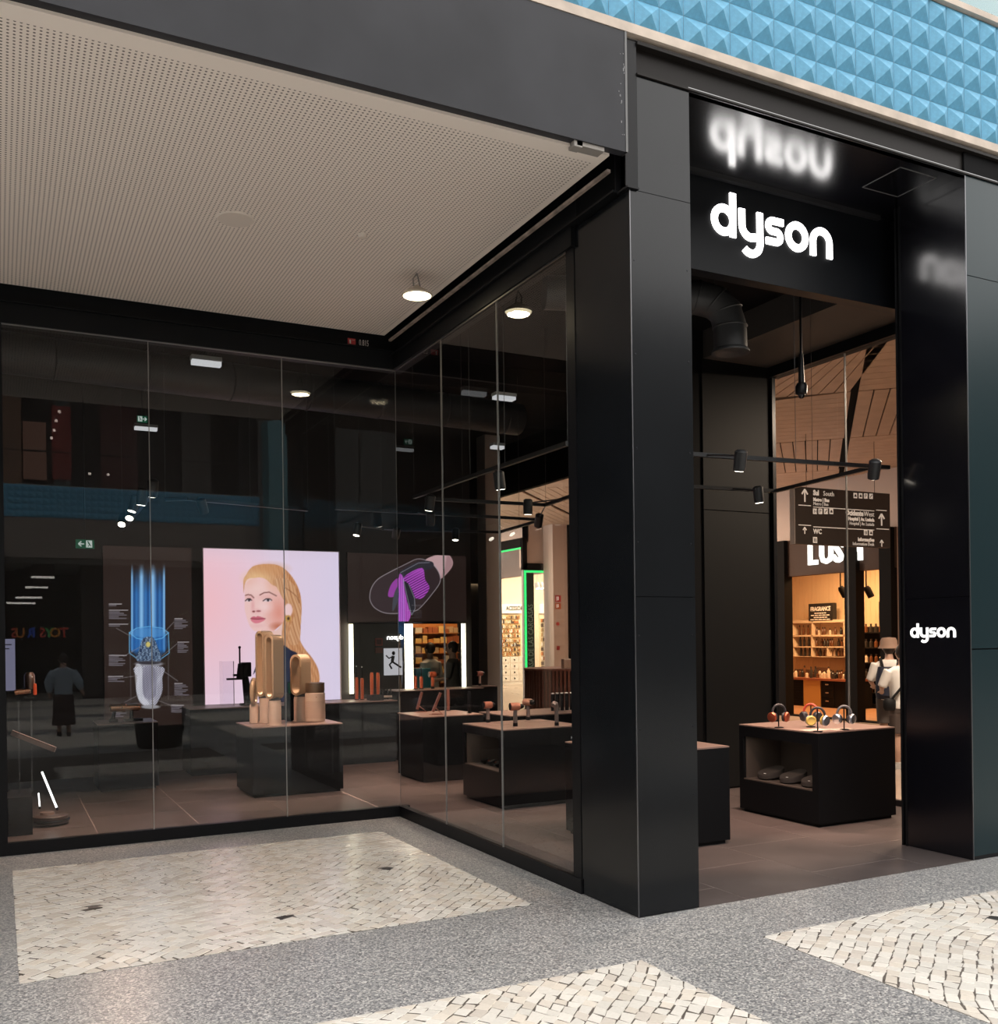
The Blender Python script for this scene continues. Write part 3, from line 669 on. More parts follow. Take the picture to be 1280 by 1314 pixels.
for x0, x1, y in ((1024, 1040, 648), (1043, 1121, 650.5), (1123.5, 1137, 654.5), (1024, 1040, 673.5), (1043, 1121, 676), (1124, 1140, 678.5)):
    a = sp(x0, y); b = sp(x1, y); build('rule', box(a.x, b.x, YF, SY, a.z - .006, a.z + .006), SW, hs)

# ---- phone accessory shop on the corner
KX, KY = 9.77, 19.45
NEON = emis('green_neon', (.04, 1, .22), 1.6); CWH = mat('bright_white_wall', (.78, .66, .52), .6)
cs = sthing('wall_corner_shop', (KX, KY, 0), 'corner shop front with black frames and green light lines')
zl = onx(655, 700, KX).z; zr = ony(690, 731, KY).z
yl = onx(642, 700, KX).y + 1
xr0, xr1 = ony(672, 731, KY).x, ony(708, 731, KY).x
build('plaster', MB().box(KX, xr1 + 3, KY, KY + .2, zr + .05, 5.05).box(KX - .001, KX + .2, KY, yl + 2, zl + .05, 5.05), PINK, cs)
build('frame', MB().box(KX - .03, KX + .05, KY, yl, zl - .1, zl + .16).box(KX - .03, KX + .12, KY - .05, KY + .05, zr, zl + .16).box(KX, xr1, KY - .05, KY + .1, zr - .02, zr + .18), DKW, cs)
build('light_line', MB().box(KX - .035, KX - .01, KY + .05, yl, zl - .16, zl - .11), NEON, cs)
build('light_line', MB().box(KX + .02, xr1, KY - .055, KY - .03, zr - .09, zr - .03).box(KX + .02, KX + .08, KY - .055, KY - .03, .1, zr - .03), NEON, cs)
build('corner_post', MB().box(KX, KX + .08, KY - .03, KY + .08, 0, zr), mat('post_grey', (.3, .25, .22), .4), cs)
a, b = ony(675, 800, KY).x, ony(684.5, 800, KY).x
build('name_board', box(a, b, KY - .04, KY + .03, .1, zr - .1), mat('board_green_black', (.012, .03, .018), .4), cs)
build('name_lettering', textmb('LA CASA DE LAS CARCASAS', .235, ((a + b) / 2 + .075, KY - .045, .5), ZP, (-1, 0, 0), .004, sx=.76), mat('name_grey', (.16, .2, .16), .5, emit=(.16, .22, .17), es=.3), cs)
struct('wall_pillar', MB().box(ony(709, 800, 18.9).x, ony(727.5, 800, 18.9).x, 18.85, 19.4, 0, 5.05), PINK, 'pink plaster pillar beside the corner shop')
struct('wall_pillar', MB().box(ony(727.5, 800, 18.9).x, ony(745, 800, 18.9).x, 18.8, 19.4, 0, 5.05), DKW, 'dark pillar next to the pink pillar')
for k, (y0, y1, x0, x1, cl) in enumerate(((764, 772.5, 712, 719, (.45, .03, .03)), (774, 781.5, 712, 719, (.5, .10, .02)), (797, 804, 713, 717.5, (.45, .04, .03)), (829, 834, 714, 717.5, (.3, .02, .02)))):
    r = ry(x0, y0, x1, y1, 18.85); t = thing('safety_sign', ('red square fire sign, topmost on the pink pillar', 'orange red sign under the fire sign on the pink pillar', 'small round red alarm point on the pink pillar', 'tiny dark red plate lowest on the pink pillar')[k], 'sign', ((r[0] + r[1]) / 2, 18.83, r[2]))
    build('plate', box(r[0], r[1], 18.83, 18.85, r[2], r[3]) if k != 2 else MB().lathe([(.05, 0), (.05, .02)], ((r[0] + r[1]) / 2, 18.85, (r[2] + r[3]) / 2), (0, -1, 0), 14), mat('red_sign_%d' % k, cl, .4), t)
    if k < 2: build('mark', MB().box(r[0] + .03, r[0] + .05, 18.825, 18.83, r[2] + .03, r[3] - .03).box(r[0] + .07, r[0] + .1, 18.825, 18.83, r[2] + .05, r[3] - .03), mat('sign_white'), t)
BY = 28.5
struct('wall_shop_back', MB().box(9, 22, BY, BY + .2, 0, 6).box(KX + .2, 22, KY + .2, BY, 5.0, 5.05), CWH, 'bright back wall of the corner shop')
PEG = mat('peg_panel', (.75, .52, .25), .6)
HDR = mat('header_white', (.85, .78, .68), .5, emit=(.9, .82, .7), es=.35)
def hdr(x0, y0, x1, y1, s, tx):
    r = ry(x0, y0, x1, y1, BY - .1); t = thing('header_board', 'white header board lettered %s above shop products' % s.lower(), 'sign', ((r[0] + r[1]) / 2, BY - .1, r[2]))
    build('board', box(r[0], r[1], BY - .12, BY, r[2], r[3]), HDR, t)
    p = ony(tx, (y0 + y1) / 2 + 2, BY - .12); build('lettering', textmb(s, .22, (p.x, BY - .125, p.z), XP, ZP, .004, bold=.006, sx=.8), mat('letter_dark', (.06, .05, .05), .5), t)
hdr(640, 775, 669, 787, 'ACESSÓRIOS', 649); hdr(692, 775, 712, 787, 'TEND', 699)
r = ry(641, 789, 668, 842, BY - .05); pg = thing('product_wall', 'orange lit pegboard of phone accessories above white drawers', 'display', ((r[0] + r[1]) / 2, BY, r[2]))
build('pegboard', box(r[0], r[1], BY - .06, BY, r[2], r[3]), PEG, pg)
rp = random.Random(8)
pc = [mat('pack_%d' % k, c, .5) for k, c in enumerate(((.75, .6, .4), (.5, .18, .06), (.12, .08, .06), (.8, .7, .6), (.45, .3, .15)))]
pb = [MB() for _ in pc]
nx, nz = 12, 9
for i in range(nx):
    for j in range(nz):
        x = r[0] + .04 + (r[1] - r[0] - .08) * i / nx; z = r[2] + .03 + (r[3] - r[2]) * j / nz; w_ = (r[1] - r[0]) / nx * rp.uniform(.5, .8); h = (r[3] - r[2]) / nz * rp.uniform(.4, .8)
        rp.choice(pb).box(x, x + w_, BY - .12, BY - .06, z, z + h)
for m_, b_ in zip(pc, pb): o = build('accessory_packs', b_, m_, pg); o['kind'] = 'stuff'
r = ry(643, 843, 668, 877, BY - .3); dw = thing('drawer_cabinet', 'white drawer cabinet under the accessory pegboard', 'cabinet', ((r[0] + r[1]) / 2, BY - .3, 0))
build('body', box(r[0], r[1] + .3, BY - .28, BY - .07, 0, r[3]), mat('drawer_white', (.8, .72, .62), .5), dw)
for i in range(3):
    for j in range(4):
        wd = (r[1] + .3 - r[0]) / 3; hh = (r[3] - .1) / 4; x0 = r[0] + i * wd; z0 = .1 + j * hh
        d_ = build('drawer', box(x0 + .015, x0 + wd - .015, BY - .3, BY - .28, z0 + .012, z0 + hh - .012), mat('drawer_white'), dw)
        build('knob', MB().ball((x0 + wd / 2, BY - .31, z0 + hh / 2), .03, n=8, m=5), DKW, d_)
r = ry(692, 789, 710, 852, BY - .05); pg = thing('product_wall', 'cream display wall of small phone cases behind the name board', 'display', ((r[0] + r[1]) / 2, BY, r[2]))
build('backboard', box(r[0], r[1], BY - .06, BY, r[2] - .6, r[3]), mat('cream_display', (.8, .66, .45), .5), pg)
pb = [MB() for _ in pc]
for i in range(9):
    for j in range(12):
        x = r[0] + .04 + (r[1] - r[0] - .08) * i / 9; z = r[2] - .4 + (r[3] - r[2] + .3) * j / 12
        rp.choice(pb).box(x, x + .1, BY - .11, BY - .06, z, z + .13)
for m_, b_ in zip(pc, pb): o = build('phone_cases', b_, m_, pg); o['kind'] = 'stuff'
cl = thing('ceiling_light', 'bright ceiling light panel inside the corner shop', 'lamp', (14.5, 25, 4.2))
build('panel', box(13.5, 16.5, 23, 27, 4.9, 4.94), emis('warm_white_light', (1, .82, .58), 1.6), cl)
lamp('corner_shop_light', 'AREA', (14.6, 25.2, 4.85), 900, (1, .80, .56), cl, shape='RECTANGLE', size=4, size_y=4)
for k in range(4):
    p = ony(690 + k * 5.3, 755, 24); t = thing('spotlight', 'white lit track spotlight in the corner shop', 'spotlight', (p.x, 24, p.z), 'corner shop spotlights')
    build('head', MB().lathe([(.09, 0), (.09, .2)], (p.x, 24, p.z), (0, .5, 1), 10), WHITE, t); build('lens', MB().lathe([(.08, -.004), (.08, 0)], (p.x, 24, p.z), (0, .5, 1), 10), emis('lens_warm', (1, .9, .75), 4), t)
    build('stem', MB().tube([(p.x, 24.05, p.z + .1), (p.x, 24.05, 5.0)], .012, 5), WHITE, t)
# ---- slatted kiosk in the corridor
kc = ond(722, 860, 17.5); kx, ky = kc.x, kc.y
kz = ond(690, 857, 17.5).z
kk = thing('slatted_kiosk', 'round red brown slatted counter in the far corridor', 'counter', (kx, ky, 0))
RB = mat('red_brown_slat', (.22, .07, .045), .5)
build('drum', MB().lathe([(.66, 0), (.66, kz - .04)], (kx, ky, 0), n=40), mat('red_brown_dark', (.09, .03, .022), .6), kk)
sl = MB()
for k in range(64):
    t = 2 * math.pi * k / 64; c_, s_ = math.cos(t), math.sin(t)
    sl.obox((kx + .675 * c_, ky + .675 * s_, 0.02), (kx + .675 * c_, ky + .675 * s_, kz - .04), .034, .03, (c_, s_, 0))
o = build('slats', sl, RB, kk)
build('top', MB().lathe([(.70, kz - .04), (.70, kz)], (kx, ky, 0), n=40), RB, kk)
for k, (dx, w_, lab) in enumerate(((-.05, .28, 'pale pink box leaning on the slatted kiosk top'), (.3, .34, 'wide pale tray lying on the slatted kiosk top'))):
    one('display_box', MB().box(kx + dx - w_ / 2, kx + dx + w_ / 2, ky - .35 - .1 * k, ky - .25, kz, kz + (.16 if k == 0 else .06), .01), mat('pale_pink_box', (.55, .38, .30), .5), lab, 'box')
# ================================================================ SHOP INTERIOR
def projn(P):
    d = P - np.array(CAM); X = d @ np.array(_r); Y = d[:, 2]; Z = d @ np.array(_f); u = FPX * X / Z; v = -FPX * Y / Z; c, s = math.cos(ROLL), math.sin(ROLL)
    return 640 + c * u + s * v, 657 + PY - s * u + c * v
def lin(c): c = np.asarray(c, float) / 255; return np.where(c <= .04045, c / 12.92, ((c + .055) / 1.055) ** 2.4)
class Paint:                     # flat print drawn into a fine grid of coloured vertices
    def __init__(s, x0, x1, z0, z1, Y, nx, nz):
        s.nx, s.nz = nx, nz; gx, gz = np.meshgrid(np.linspace(x0, x1, nx), np.linspace(z0, z1, nz)); s.P = np.stack([gx.ravel(), np.full(gx.size, Y), gz.ravel()], 1)
        s.x, s.y = projn(s.P); s.c = np.zeros((gx.size, 3))
    def fill(s, c): s.c[:] = c
    def mix(s, m, c): m = np.clip(m, 0, 1)[:, None]; s.c = s.c * (1 - m) + np.asarray(c, float) * m
    def poly(s, pts, c, soft=.7, op=1., extra=None, curve=True):
        P = np.array(pts, float)
        if curve:
            n = len(P); Q = []
            for i in range(n):
                p0, p1, p2, p3 = P[i - 1], P[i], P[(i + 1) % n], P[(i + 2) % n]
                for t in np.linspace(0, 1, 5)[:-1]: Q.append(.5 * (2 * p1 + (p2 - p0) * t + (2 * p0 - 5 * p1 + 4 * p2 - p3) * t * t + (3 * p1 - p0 - 3 * p2 + p3) * t ** 3))
            P = np.array(Q)
        d = np.full(len(s.x), 1e9); ins = np.zeros(len(s.x), bool)
        for i in range(len(P)):
            a, b = P[i - 1], P[i]; e = b - a; L2 = e @ e + 1e-9; t = np.clip(((s.x - a[0]) * e[0] + (s.y - a[1]) * e[1]) / L2, 0, 1)
            d = np.minimum(d, np.hypot(s.x - a[0] - t * e[0], s.y - a[1] - t * e[1]))
            cr = (a[1] > s.y) != (b[1] > s.y); xi = (b[0] - a[0]) * (s.y - a[1]) / (b[1] - a[1] + 1e-12) + a[0]; ins ^= cr & (s.x < xi)
        sd = np.where(ins, d, -d); m = np.clip(sd / soft + .5, 0, 1) * op
        if extra is not None: m = m * extra
        s.mix(m, c); return m
    def ell(s, cx, cy, rx, ry, c, soft=.25, op=1., rot=0.):
        dx, dy = s.x - cx, s.y - cy; ca, sa = math.cos(rot), math.sin(rot); r = np.hypot((dx * ca + dy * sa) / rx, (-dx * sa + dy * ca) / ry)
        m = np.clip((1 - r) / soft + .5, 0, 1) * op; s.mix(m, c); return m
    def line(s, pts, wd, c, op=1., soft=.7):
        P = np.array(pts, float); d = np.full(len(s.x), 1e9)
        for a, b in zip(P, P[1:]):
            e = b - a; t = np.clip(((s.x - a[0]) * e[0] + (s.y - a[1]) * e[1]) / (e @ e + 1e-9), 0, 1); d = np.minimum(d, np.hypot(s.x - a[0] - t * e[0], s.y - a[1] - t * e[1]))
        s.mix(np.clip((wd / 2 - d) / soft + .5, 0, 1) * op, c)
    def make(s, name, m, parent):
        nx, nz = s.nx, s.nz; me = bpy.data.meshes.new(name); o = np.array(ORG[parent.name])
        i = np.arange(nx * nz).reshape(nz, nx); f = np.stack([i[:-1, :-1], i[:-1, 1:], i[1:, 1:], i[1:, :-1]], -1).reshape(-1, 4)
        me.from_pydata((s.P - o).tolist(), [], f.tolist()); a = me.color_attributes.new('ink', 'FLOAT_COLOR', 'POINT')
        a.data.foreach_set('color', np.concatenate([lin(s.c), np.ones((len(s.c), 1))], 1).ravel().tolist()); return link_mesh(name, me, m, parent)
BY9 = 9.0
BRD = mat('graphic_board', (.035, .027, .024), .5)
def board(name, label, x0, x1, z0, z1):
    t = thing(name, label, 'poster', ((x0 + x1) / 2, BY9, z0)); build('board', box(x0, x1, BY9, BY9 + .028, z0, z1), BRD, t); return t
# ---- portrait light box
px0, px1, pz0, pz1 = ony(260.5, 703, BY9).x, ony(434, 709, BY9).x, .905, 3.112
t = board('light_box_poster', 'bright pink lavender light box with portrait of a blonde woman', px0 - .012, px1 + .012, pz0 - .012, pz1 + .012)
p = Paint(px0, px1, pz0, pz1, BY9 - .002, 210, 236)
k1 = lambda L: [(255 + a / 6.114, 695 + b / 6.114) for a, b in L]; k2 = lambda L: [(305 + a / 11.944, 715 + b / 11.944) for a, b in L]
u = (p.x - 260) / 174; v = (p.y - 703) / 200
p.fill((236, 214, 236)); p.mix(np.clip(1 - u * 1.7, 0, 1) * .9, (244, 208, 226)); p.ell(262, 775, 55, 70, (255, 196, 204), 1.6, .8); p.mix(np.clip(u - .55, 0, 1) * 1.2, (222, 216, 246)); p.mix(np.clip(.10 - v, 0, 1) * 3, (214, 196, 214))
nz1 = np.sin(p.x * 1.9 + 1.3 * np.sin(p.y * .33)) + np.sin(p.x * 3.1 + p.y * .8) * .6 + np.sin(p.x * .8 - p.y * .45) * .8
str_ = np.clip(.5 + .22 * nz1, 0, 1) * np.clip((p.x - 318) / 55, .35, 1)
hair = k1([(350, 300), (370, 262), (400, 215), (440, 188), (520, 175), (600, 180), (660, 205), (720, 260), (770, 340), (797, 420), (806, 520), (800, 640), (792, 760), (830, 840), (890, 915), (935, 1000), (945, 1100), (885, 1110), (850, 1000), (780, 900), (700, 850), (650, 800), (655, 640), (640, 500), (600, 420), (520, 330), (450, 290), (390, 290), (362, 330), (352, 400)])
p.poly(k1([(470, 690), (600, 700), (670, 620), (720, 700), (780, 900), (700, 900), (560, 1000), (480, 1000)]), (238, 196, 188))
p.poly(hair, (208, 144, 98)); p.poly(hair, (160, 100, 62), extra=str_ * .6); p.poly(hair, (252, 220, 184), extra=np.clip(1 - str_ * 1.5, 0, 1) * .32); p.ell(330, 742, 16, 9, (248, 206, 158), 1.2, .6); p.ell(348, 730, 18, 7, (214, 150, 98), 1.2, .5)
p.poly(k1([(425, 1045), (480, 940), (490, 1300), (790, 1300), (790, 925), (720, 850), (650, 815), (600, 900), (500, 950)]), (28, 30, 56))
face = k2([(104, 480), (130, 400), (180, 350), (250, 322), (340, 312), (430, 340), (520, 420), (610, 470), (690, 600), (715, 700), (715, 900), (690, 1000), (620, 1070), (530, 1140), (430, 1122), (340, 1146), (260, 1132), (200, 1080), (160, 1000), (130, 900), (104, 780), (108, 600)])
fm = p.poly(face, (246, 202, 199))
def inface(cx, cy, rx_, ry_, c, op, soft=1.3):
    a = k2([(cx, cy)])[0]; r = np.hypot((p.x - a[0]) / (rx_ / 11.944), (p.y - a[1]) / (ry_ / 11.944)); p.mix(np.clip((1 - r) / soft + .3, 0, 1) * op * fm, c)
inface(630, 850, 190, 300, (226, 140, 122), .8); inface(560, 420, 130, 120, (236, 176, 150), .7); inface(180, 380, 110, 90, (240, 186, 170), .5); inface(420, 760, 110, 90, (252, 218, 218), .7); inface(300, 480, 140, 90, (250, 214, 208), .6)
inface(230, 740, 30, 110, (232, 168, 170), .8); inface(290, 830, 85, 45, (240, 180, 182), .7); inface(420, 610, 110, 50, (236, 176, 172), .6); inface(170, 620, 70, 45, (232, 170, 170), .6); inface(620, 1060, 120, 60, (190, 104, 76), .9)
inface(300, 1050, 120, 30, (238, 184, 186), .7)
BR = (120, 72, 66)
p.line(k2([(118, 585), (160, 572), (205, 582), (245, 622)]), 1.5, BR, .8); p.line(k2([(340, 578), (400, 545), (480, 535), (590, 592)]), 1.6, BR, .8)
for cx, rx_ in ((165, 48), (455, 66)):
    a = k2([(cx, 658)])[0]; p.ell(a[0], a[1], rx_ / 11.944, 2.0, (226, 206, 212), .4); p.ell(a[0] + .7, a[1] - .1, 1.7, 1.9, (62, 54, 62), .4)
    p.line(k2([(cx - rx_, 668), (cx - rx_ * .3, 636), (cx + rx_ * .5, 636), (cx + rx_, 660)]), 1.3, (62, 38, 42), .95)
p.ell(*k2([(243, 832)])[0], 1.9, 1.1, (120, 56, 58), .6, .9); p.ell(*k2([(318, 826)])[0], 3.0, 1.2, (150, 80, 84), .6, .8)
p.poly(k2([(198, 940), (240, 906), (280, 916), (310, 902), (420, 940), (310, 956)]), (204, 104, 122)); p.poly(k2([(205, 950), (420, 946), (340, 1004), (250, 1010)]), (224, 128, 144)); p.line(k2([(198, 943), (300, 950), (420, 941)]), 1.1, (128, 50, 62), .9)
p.ell(*k2([(775, 810)])[0], 5.2, 8.5, (246, 206, 206), .3)
sidef = k2([(560, 350), (720, 330), (880, 450), (955, 690), (965, 1000), (935, 1314), (790, 1320), (800, 1080), (860, 900), (840, 740), (720, 670), (640, 540)])
st2 = np.clip(.5 + .25 * (np.sin(p.x * 1.5 - p.y * .42 + np.sin(p.y * .15)) + .8 * np.sin(p.x * 2.9 - p.y * .7) + .5 * np.sin(p.x * .7 - p.y * .2)), 0, 1); p.poly(sidef, (214, 156, 112)); p.poly(sidef, (140, 86, 54), extra=st2 ** 2 * .65); p.poly(sidef, (246, 210, 176), extra=(1 - st2) ** 2 * .5)
p.line(k2([(730, 470), (820, 530), (900, 600), (940, 700)]), 1.3, (128, 80, 54), .6); p.ell(*k2([(770, 940)])[0], 3.6, 4.4, (196, 146, 70), .3); p.ell(*k2([(775, 940)])[0], 1.6, 2.2, (84, 50, 24), .5)
p.make('print', m_print('portrait_print', 1.02), t)
build('edge_frame', MB().box(px0 - .015, px0, BY9 - .01, BY9, pz0, pz1).box(px1, px1 + .015, BY9 - .01, BY9, pz0, pz1).box(px0 - .015, px1 + .015, BY9 - .01, BY9, pz1, pz1 + .012), mat('alu_frame', (.5, .45, .45), .4), t)
# ---- blue technical poster
x0, x1 = ony(131, 699, BY9).x, ony(246, 700, BY9).x
t = board('technical_poster', 'dark poster of a cut-away vacuum filter with blue light beams', x0, x1, .62, 3.12)
p = Paint(x0 + .01, x1 - .01, .65, 3.11, BY9 - .002, 170, 300); p.fill((46, 33, 29))
top = np.clip((p.y - 728) / 34, 0, 1); inb = np.clip((p.x - 167.5) / 1.5, 0, 1) * np.clip((212.5 - p.x) / 1.5, 0, 1) * np.clip((838 - p.y) / 5, 0, 1)
p.mix(inb * top, (32, 84, 150)); p.mix(inb * top * (.5 + .5 * np.sin(p.x * 1.05)) * .6, (74, 150, 226))
for cx, w_ in ((169, 1.6), (181.5, 3.0), (196, 3.0), (210.5, 1.6)): p.mix(inb * np.clip((p.y - 722) / 18, 0, 1) * np.exp(-((p.x - cx) / w_) ** 2), (150, 205, 255))
p.ell(191, 825, 25, 21, (40, 110, 190), .15, .55); p.ell(191, 812, 25, 6, (120, 190, 250), .2, .4)
for L in ([(166, 812), (175, 806), (191, 804), (208, 806), (216, 812)], [(166, 812), (175, 819), (191, 822), (208, 819), (216, 812)], [(166, 812), (166, 838), (180, 848)], [(216, 812), (217, 838), (203, 848)]): p.line(L, 1.0, (120, 200, 255), .9)
p.line([(167, 840), (168, 898)], .8, (130, 130, 140), .6); p.line([(216, 840), (216, 897)], .8, (130, 130, 140), .6)
body = [(179, 832), (184, 819), (196, 818), (202, 830), (206, 848), (176, 848)]; p.poly(body, (40, 58, 90)); ns = np.sin(p.x * 2.1 + 3 * np.sin(p.y * .7)) * np.sin(p.y * 1.7 + 2 * np.sin(p.x * .8)); p.poly(body, (170, 195, 225), extra=np.clip(ns * 1.6, 0, 1)); p.ell(190, 827, 3, 3.5, (226, 206, 120), .5)
p.ell(191, 852, 18, 3.8, (150, 148, 158), .3); p.ell(191, 850.5, 15, 2.2, (60, 56, 66), .4)
fil = [(173, 856), (209, 856), (208, 870), (208.5, 885), (204, 897), (198, 905), (185, 905), (178, 897), (174.5, 885), (175.5, 870)]
p.poly(fil, (206, 204, 220)); p.poly(fil, (70, 66, 84), extra=np.clip(np.sin(p.x * 2.0) * np.sin(p.y * 2.0) * 3, 0, 1) * .85); p.poly([(184, 858), (199, 858), (200, 890), (192, 898), (184, 890)], (110, 106, 128), op=.45); p.poly([(173, 856), (182, 856), (183, 890), (192, 903), (184, 905), (176, 893)], (240, 240, 250), op=.6); p.ell(193, 907, 12, 2.5, (160, 158, 165), .4)
for x_, y_, n_, w_ in ((140, 775, 2, 16), (140, 783, 6, 24), (140, 801, 2, 24), (140, 841, 7, 22), (139, 868, 4, 20), (224, 794, 7, 18), (228, 824, 7, 14), (224, 877, 8, 18), (220, 905, 5, 20), (144, 913, 4, 18)):
    for k in range(n_): p.line([(x_, y_ + k * 2.1), (x_ + w_ * (.75 + .25 * math.sin(k * 2.3 + x_)), y_ + k * 2.1)], 1.05, (205, 198, 205) if k == 0 else (140, 134, 146), .9, .5)
for L in ([(149, 806), (167, 816)], [(223, 798), (212, 810)], [(227, 826), (208, 842)], [(159, 842), (180, 830)], [(156, 870), (176, 867)], [(228, 874), (211, 862)], [(160, 901), (177, 892)], [(219, 905), (203, 899)]): p.line(L, .7, (150, 145, 150), .8, .5)
p.make('print', m_print('technical_print', .85), t)
# ---- purple brush poster
x0, x1 = ony(445, 708, BY9).x, ony(598, 712, BY9).x
t = board('brush_poster', 'dark poster of a clear hair tool with magenta bristles', x0, x1, 2.06, 3.12)
p = Paint(x0 + .01, x1 - .01, 2.07, 3.11, BY9 - .002, 300, 170); p.fill((40, 29, 26))
def crv(P):
    P = np.array(P); n = len(P); Q = []
    for i in range(n):
        a, b, c, d = P[i - 1], P[i], P[(i + 1) % n], P[(i + 2) % n]
        for t in np.linspace(0, 1, 6)[:-1]: Q.append(.5 * (2 * b + (c - a) * t + (2 * a - 5 * b + 4 * c - d) * t * t + (3 * b - a - 3 * c + d) * t ** 3))
    return Q + Q[:1]
k3 = lambda L: [(460 + a / 9.143, 700 + b / 9.143) for a, b in L]
p.poly(k3([(780, 170), (920, 108), (1040, 104), (1090, 150), (1105, 220), (1060, 300), (960, 390), (930, 300), (860, 220)]), (206, 168, 172)); p.poly(k3([(1040, 110), (1105, 200), (1060, 300), (960, 390), (1000, 300)]), (150, 112, 116), op=.6, soft=3)
shell = k3([(130, 600), (150, 500), (220, 400), (350, 320), (560, 215), (680, 160), (780, 170), (880, 230), (950, 340), (950, 440), (860, 570), (760, 690), (680, 760), (560, 790), (330, 795), (200, 740), (145, 670)])
p.poly(shell, (58, 46, 50), op=.85); p.line(crv(shell), 1.1, (170, 160, 168), .75)
p.poly(k3([(480, 310), (700, 190), (860, 190), (870, 260), (760, 300), (560, 370)]), (52, 50, 58)); p.line(k3([(490, 320), (700, 205), (830, 200)]), .8, (150, 150, 165), .8)
comb = k3([(530, 370), (740, 262), (780, 400), (830, 500), (740, 620), (640, 600), (560, 480)]); p.poly(comb, (190, 84, 206)); p.poly(comb, (70, 28, 84), extra=np.clip(np.sin((p.x * .55 + p.y) * 1.9) * 2, 0, 1) * np.clip((p.y - 728) / 18, .15, .85))
p.poly(k3([(470, 380), (400, 430), (355, 520), (350, 600), (430, 590), (470, 480)]), (176, 70, 190), op=.8); p.poly(k3([(470, 380), (520, 370), (560, 560), (610, 800), (560, 915), (470, 915)]), (204, 100, 214)); p.poly(k3([(470, 380), (520, 370), (560, 560), (610, 800), (560, 915), (470, 915)]), (120, 44, 136), extra=np.clip(np.sin(p.x * 2.4) * 2, 0, 1) * .55)
p.poly(k3([(530, 420), (600, 470), (660, 620), (650, 760), (625, 820), (580, 700), (545, 540)]), (44, 44, 52)); p.line(k3([(525, 400), (560, 560), (620, 815), (662, 740), (655, 620), (590, 460)]), .8, (160, 160, 172), .8); p.poly(k3([(460, 480), (410, 590), (395, 770), (440, 700), (470, 600)]), (70, 70, 80))
p.make('print', m_print('brush_print', 1.0), t)

# ---- mirror frame with light bars; stand-in room built in place of its reflection
mr = thing('light_bar_frame', 'make-up mirror bay framed by tall glowing light bars', 'mirror light', (2.05, 8.98, .95))
LB = emis('light_bar', (1, .90, .66), 5.5)
for a, b in ((447.5, 453), (519, 523.8), (524.6, 529.5), (592, 597)):
    r = ry(a, 802, b, 886, 8.97); build('light_bar', box(r[0], r[1], 8.94, 8.985, .985, 2.03), LB, mr)
build('rail', box(1.11, 3.03, 8.985, 9.0, 2.03, 2.05), BLK, mr)
br = sthing('wall_mirror_room', (2.2, 10, 0), 'dark stand-in room built for the view reflected in the mirror')
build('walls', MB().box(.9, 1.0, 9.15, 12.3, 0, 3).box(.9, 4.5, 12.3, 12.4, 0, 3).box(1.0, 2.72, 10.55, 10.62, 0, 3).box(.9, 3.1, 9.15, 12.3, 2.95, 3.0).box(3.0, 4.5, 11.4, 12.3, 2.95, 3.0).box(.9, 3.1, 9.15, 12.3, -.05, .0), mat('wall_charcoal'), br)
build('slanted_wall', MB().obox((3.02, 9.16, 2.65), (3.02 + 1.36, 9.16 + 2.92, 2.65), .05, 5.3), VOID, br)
YB = 10.54
r = ry(492, 832, 516, 866, YB); t = thing('running_poster', 'white poster of a running figure in the mirror stand-in room', 'poster', ((r[0] + r[1]) / 2, YB, r[2]))
build('sheet', box(r[0], r[1], YB - .012, YB + .0, r[2], r[3]), emis('poster_white', (.82, .80, .86), .6), t)
fg = MB(); c_ = (r[0] + r[1]) / 2; zc = (r[2] + r[3]) / 2
fg.tube([(c_, YB - .016, zc + .10), (c_ - .02, YB - .016, zc - .0)], .028, 8).tube([(c_ - .02, YB - .016, zc), (c_ + .06, YB - .016, zc - .05), (c_ + .14, YB - .016, zc - .10)], .016, 8).tube([(c_ - .02, YB - .016, zc), (c_ - .07, YB - .016, zc - .05), (c_ - .03, YB - .016, zc - .12)], .016, 8).tube([(c_, YB - .016, zc + .09), (c_ - .08, YB - .016, zc + .06), (c_ - .13, YB - .016, zc + .11)], .012, 8).ball((c_ + .005, YB - .016, zc + .145), .03, .01, .035)
build('figure', fg, mat('figure_dark', (.03, .025, .03), .6), t)
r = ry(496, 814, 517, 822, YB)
t = thing('mirrored_sign', 'small white lettering built reversed to stand in for its reflection', 'sign', ((r[0] + r[1]) / 2, YB, r[2]))
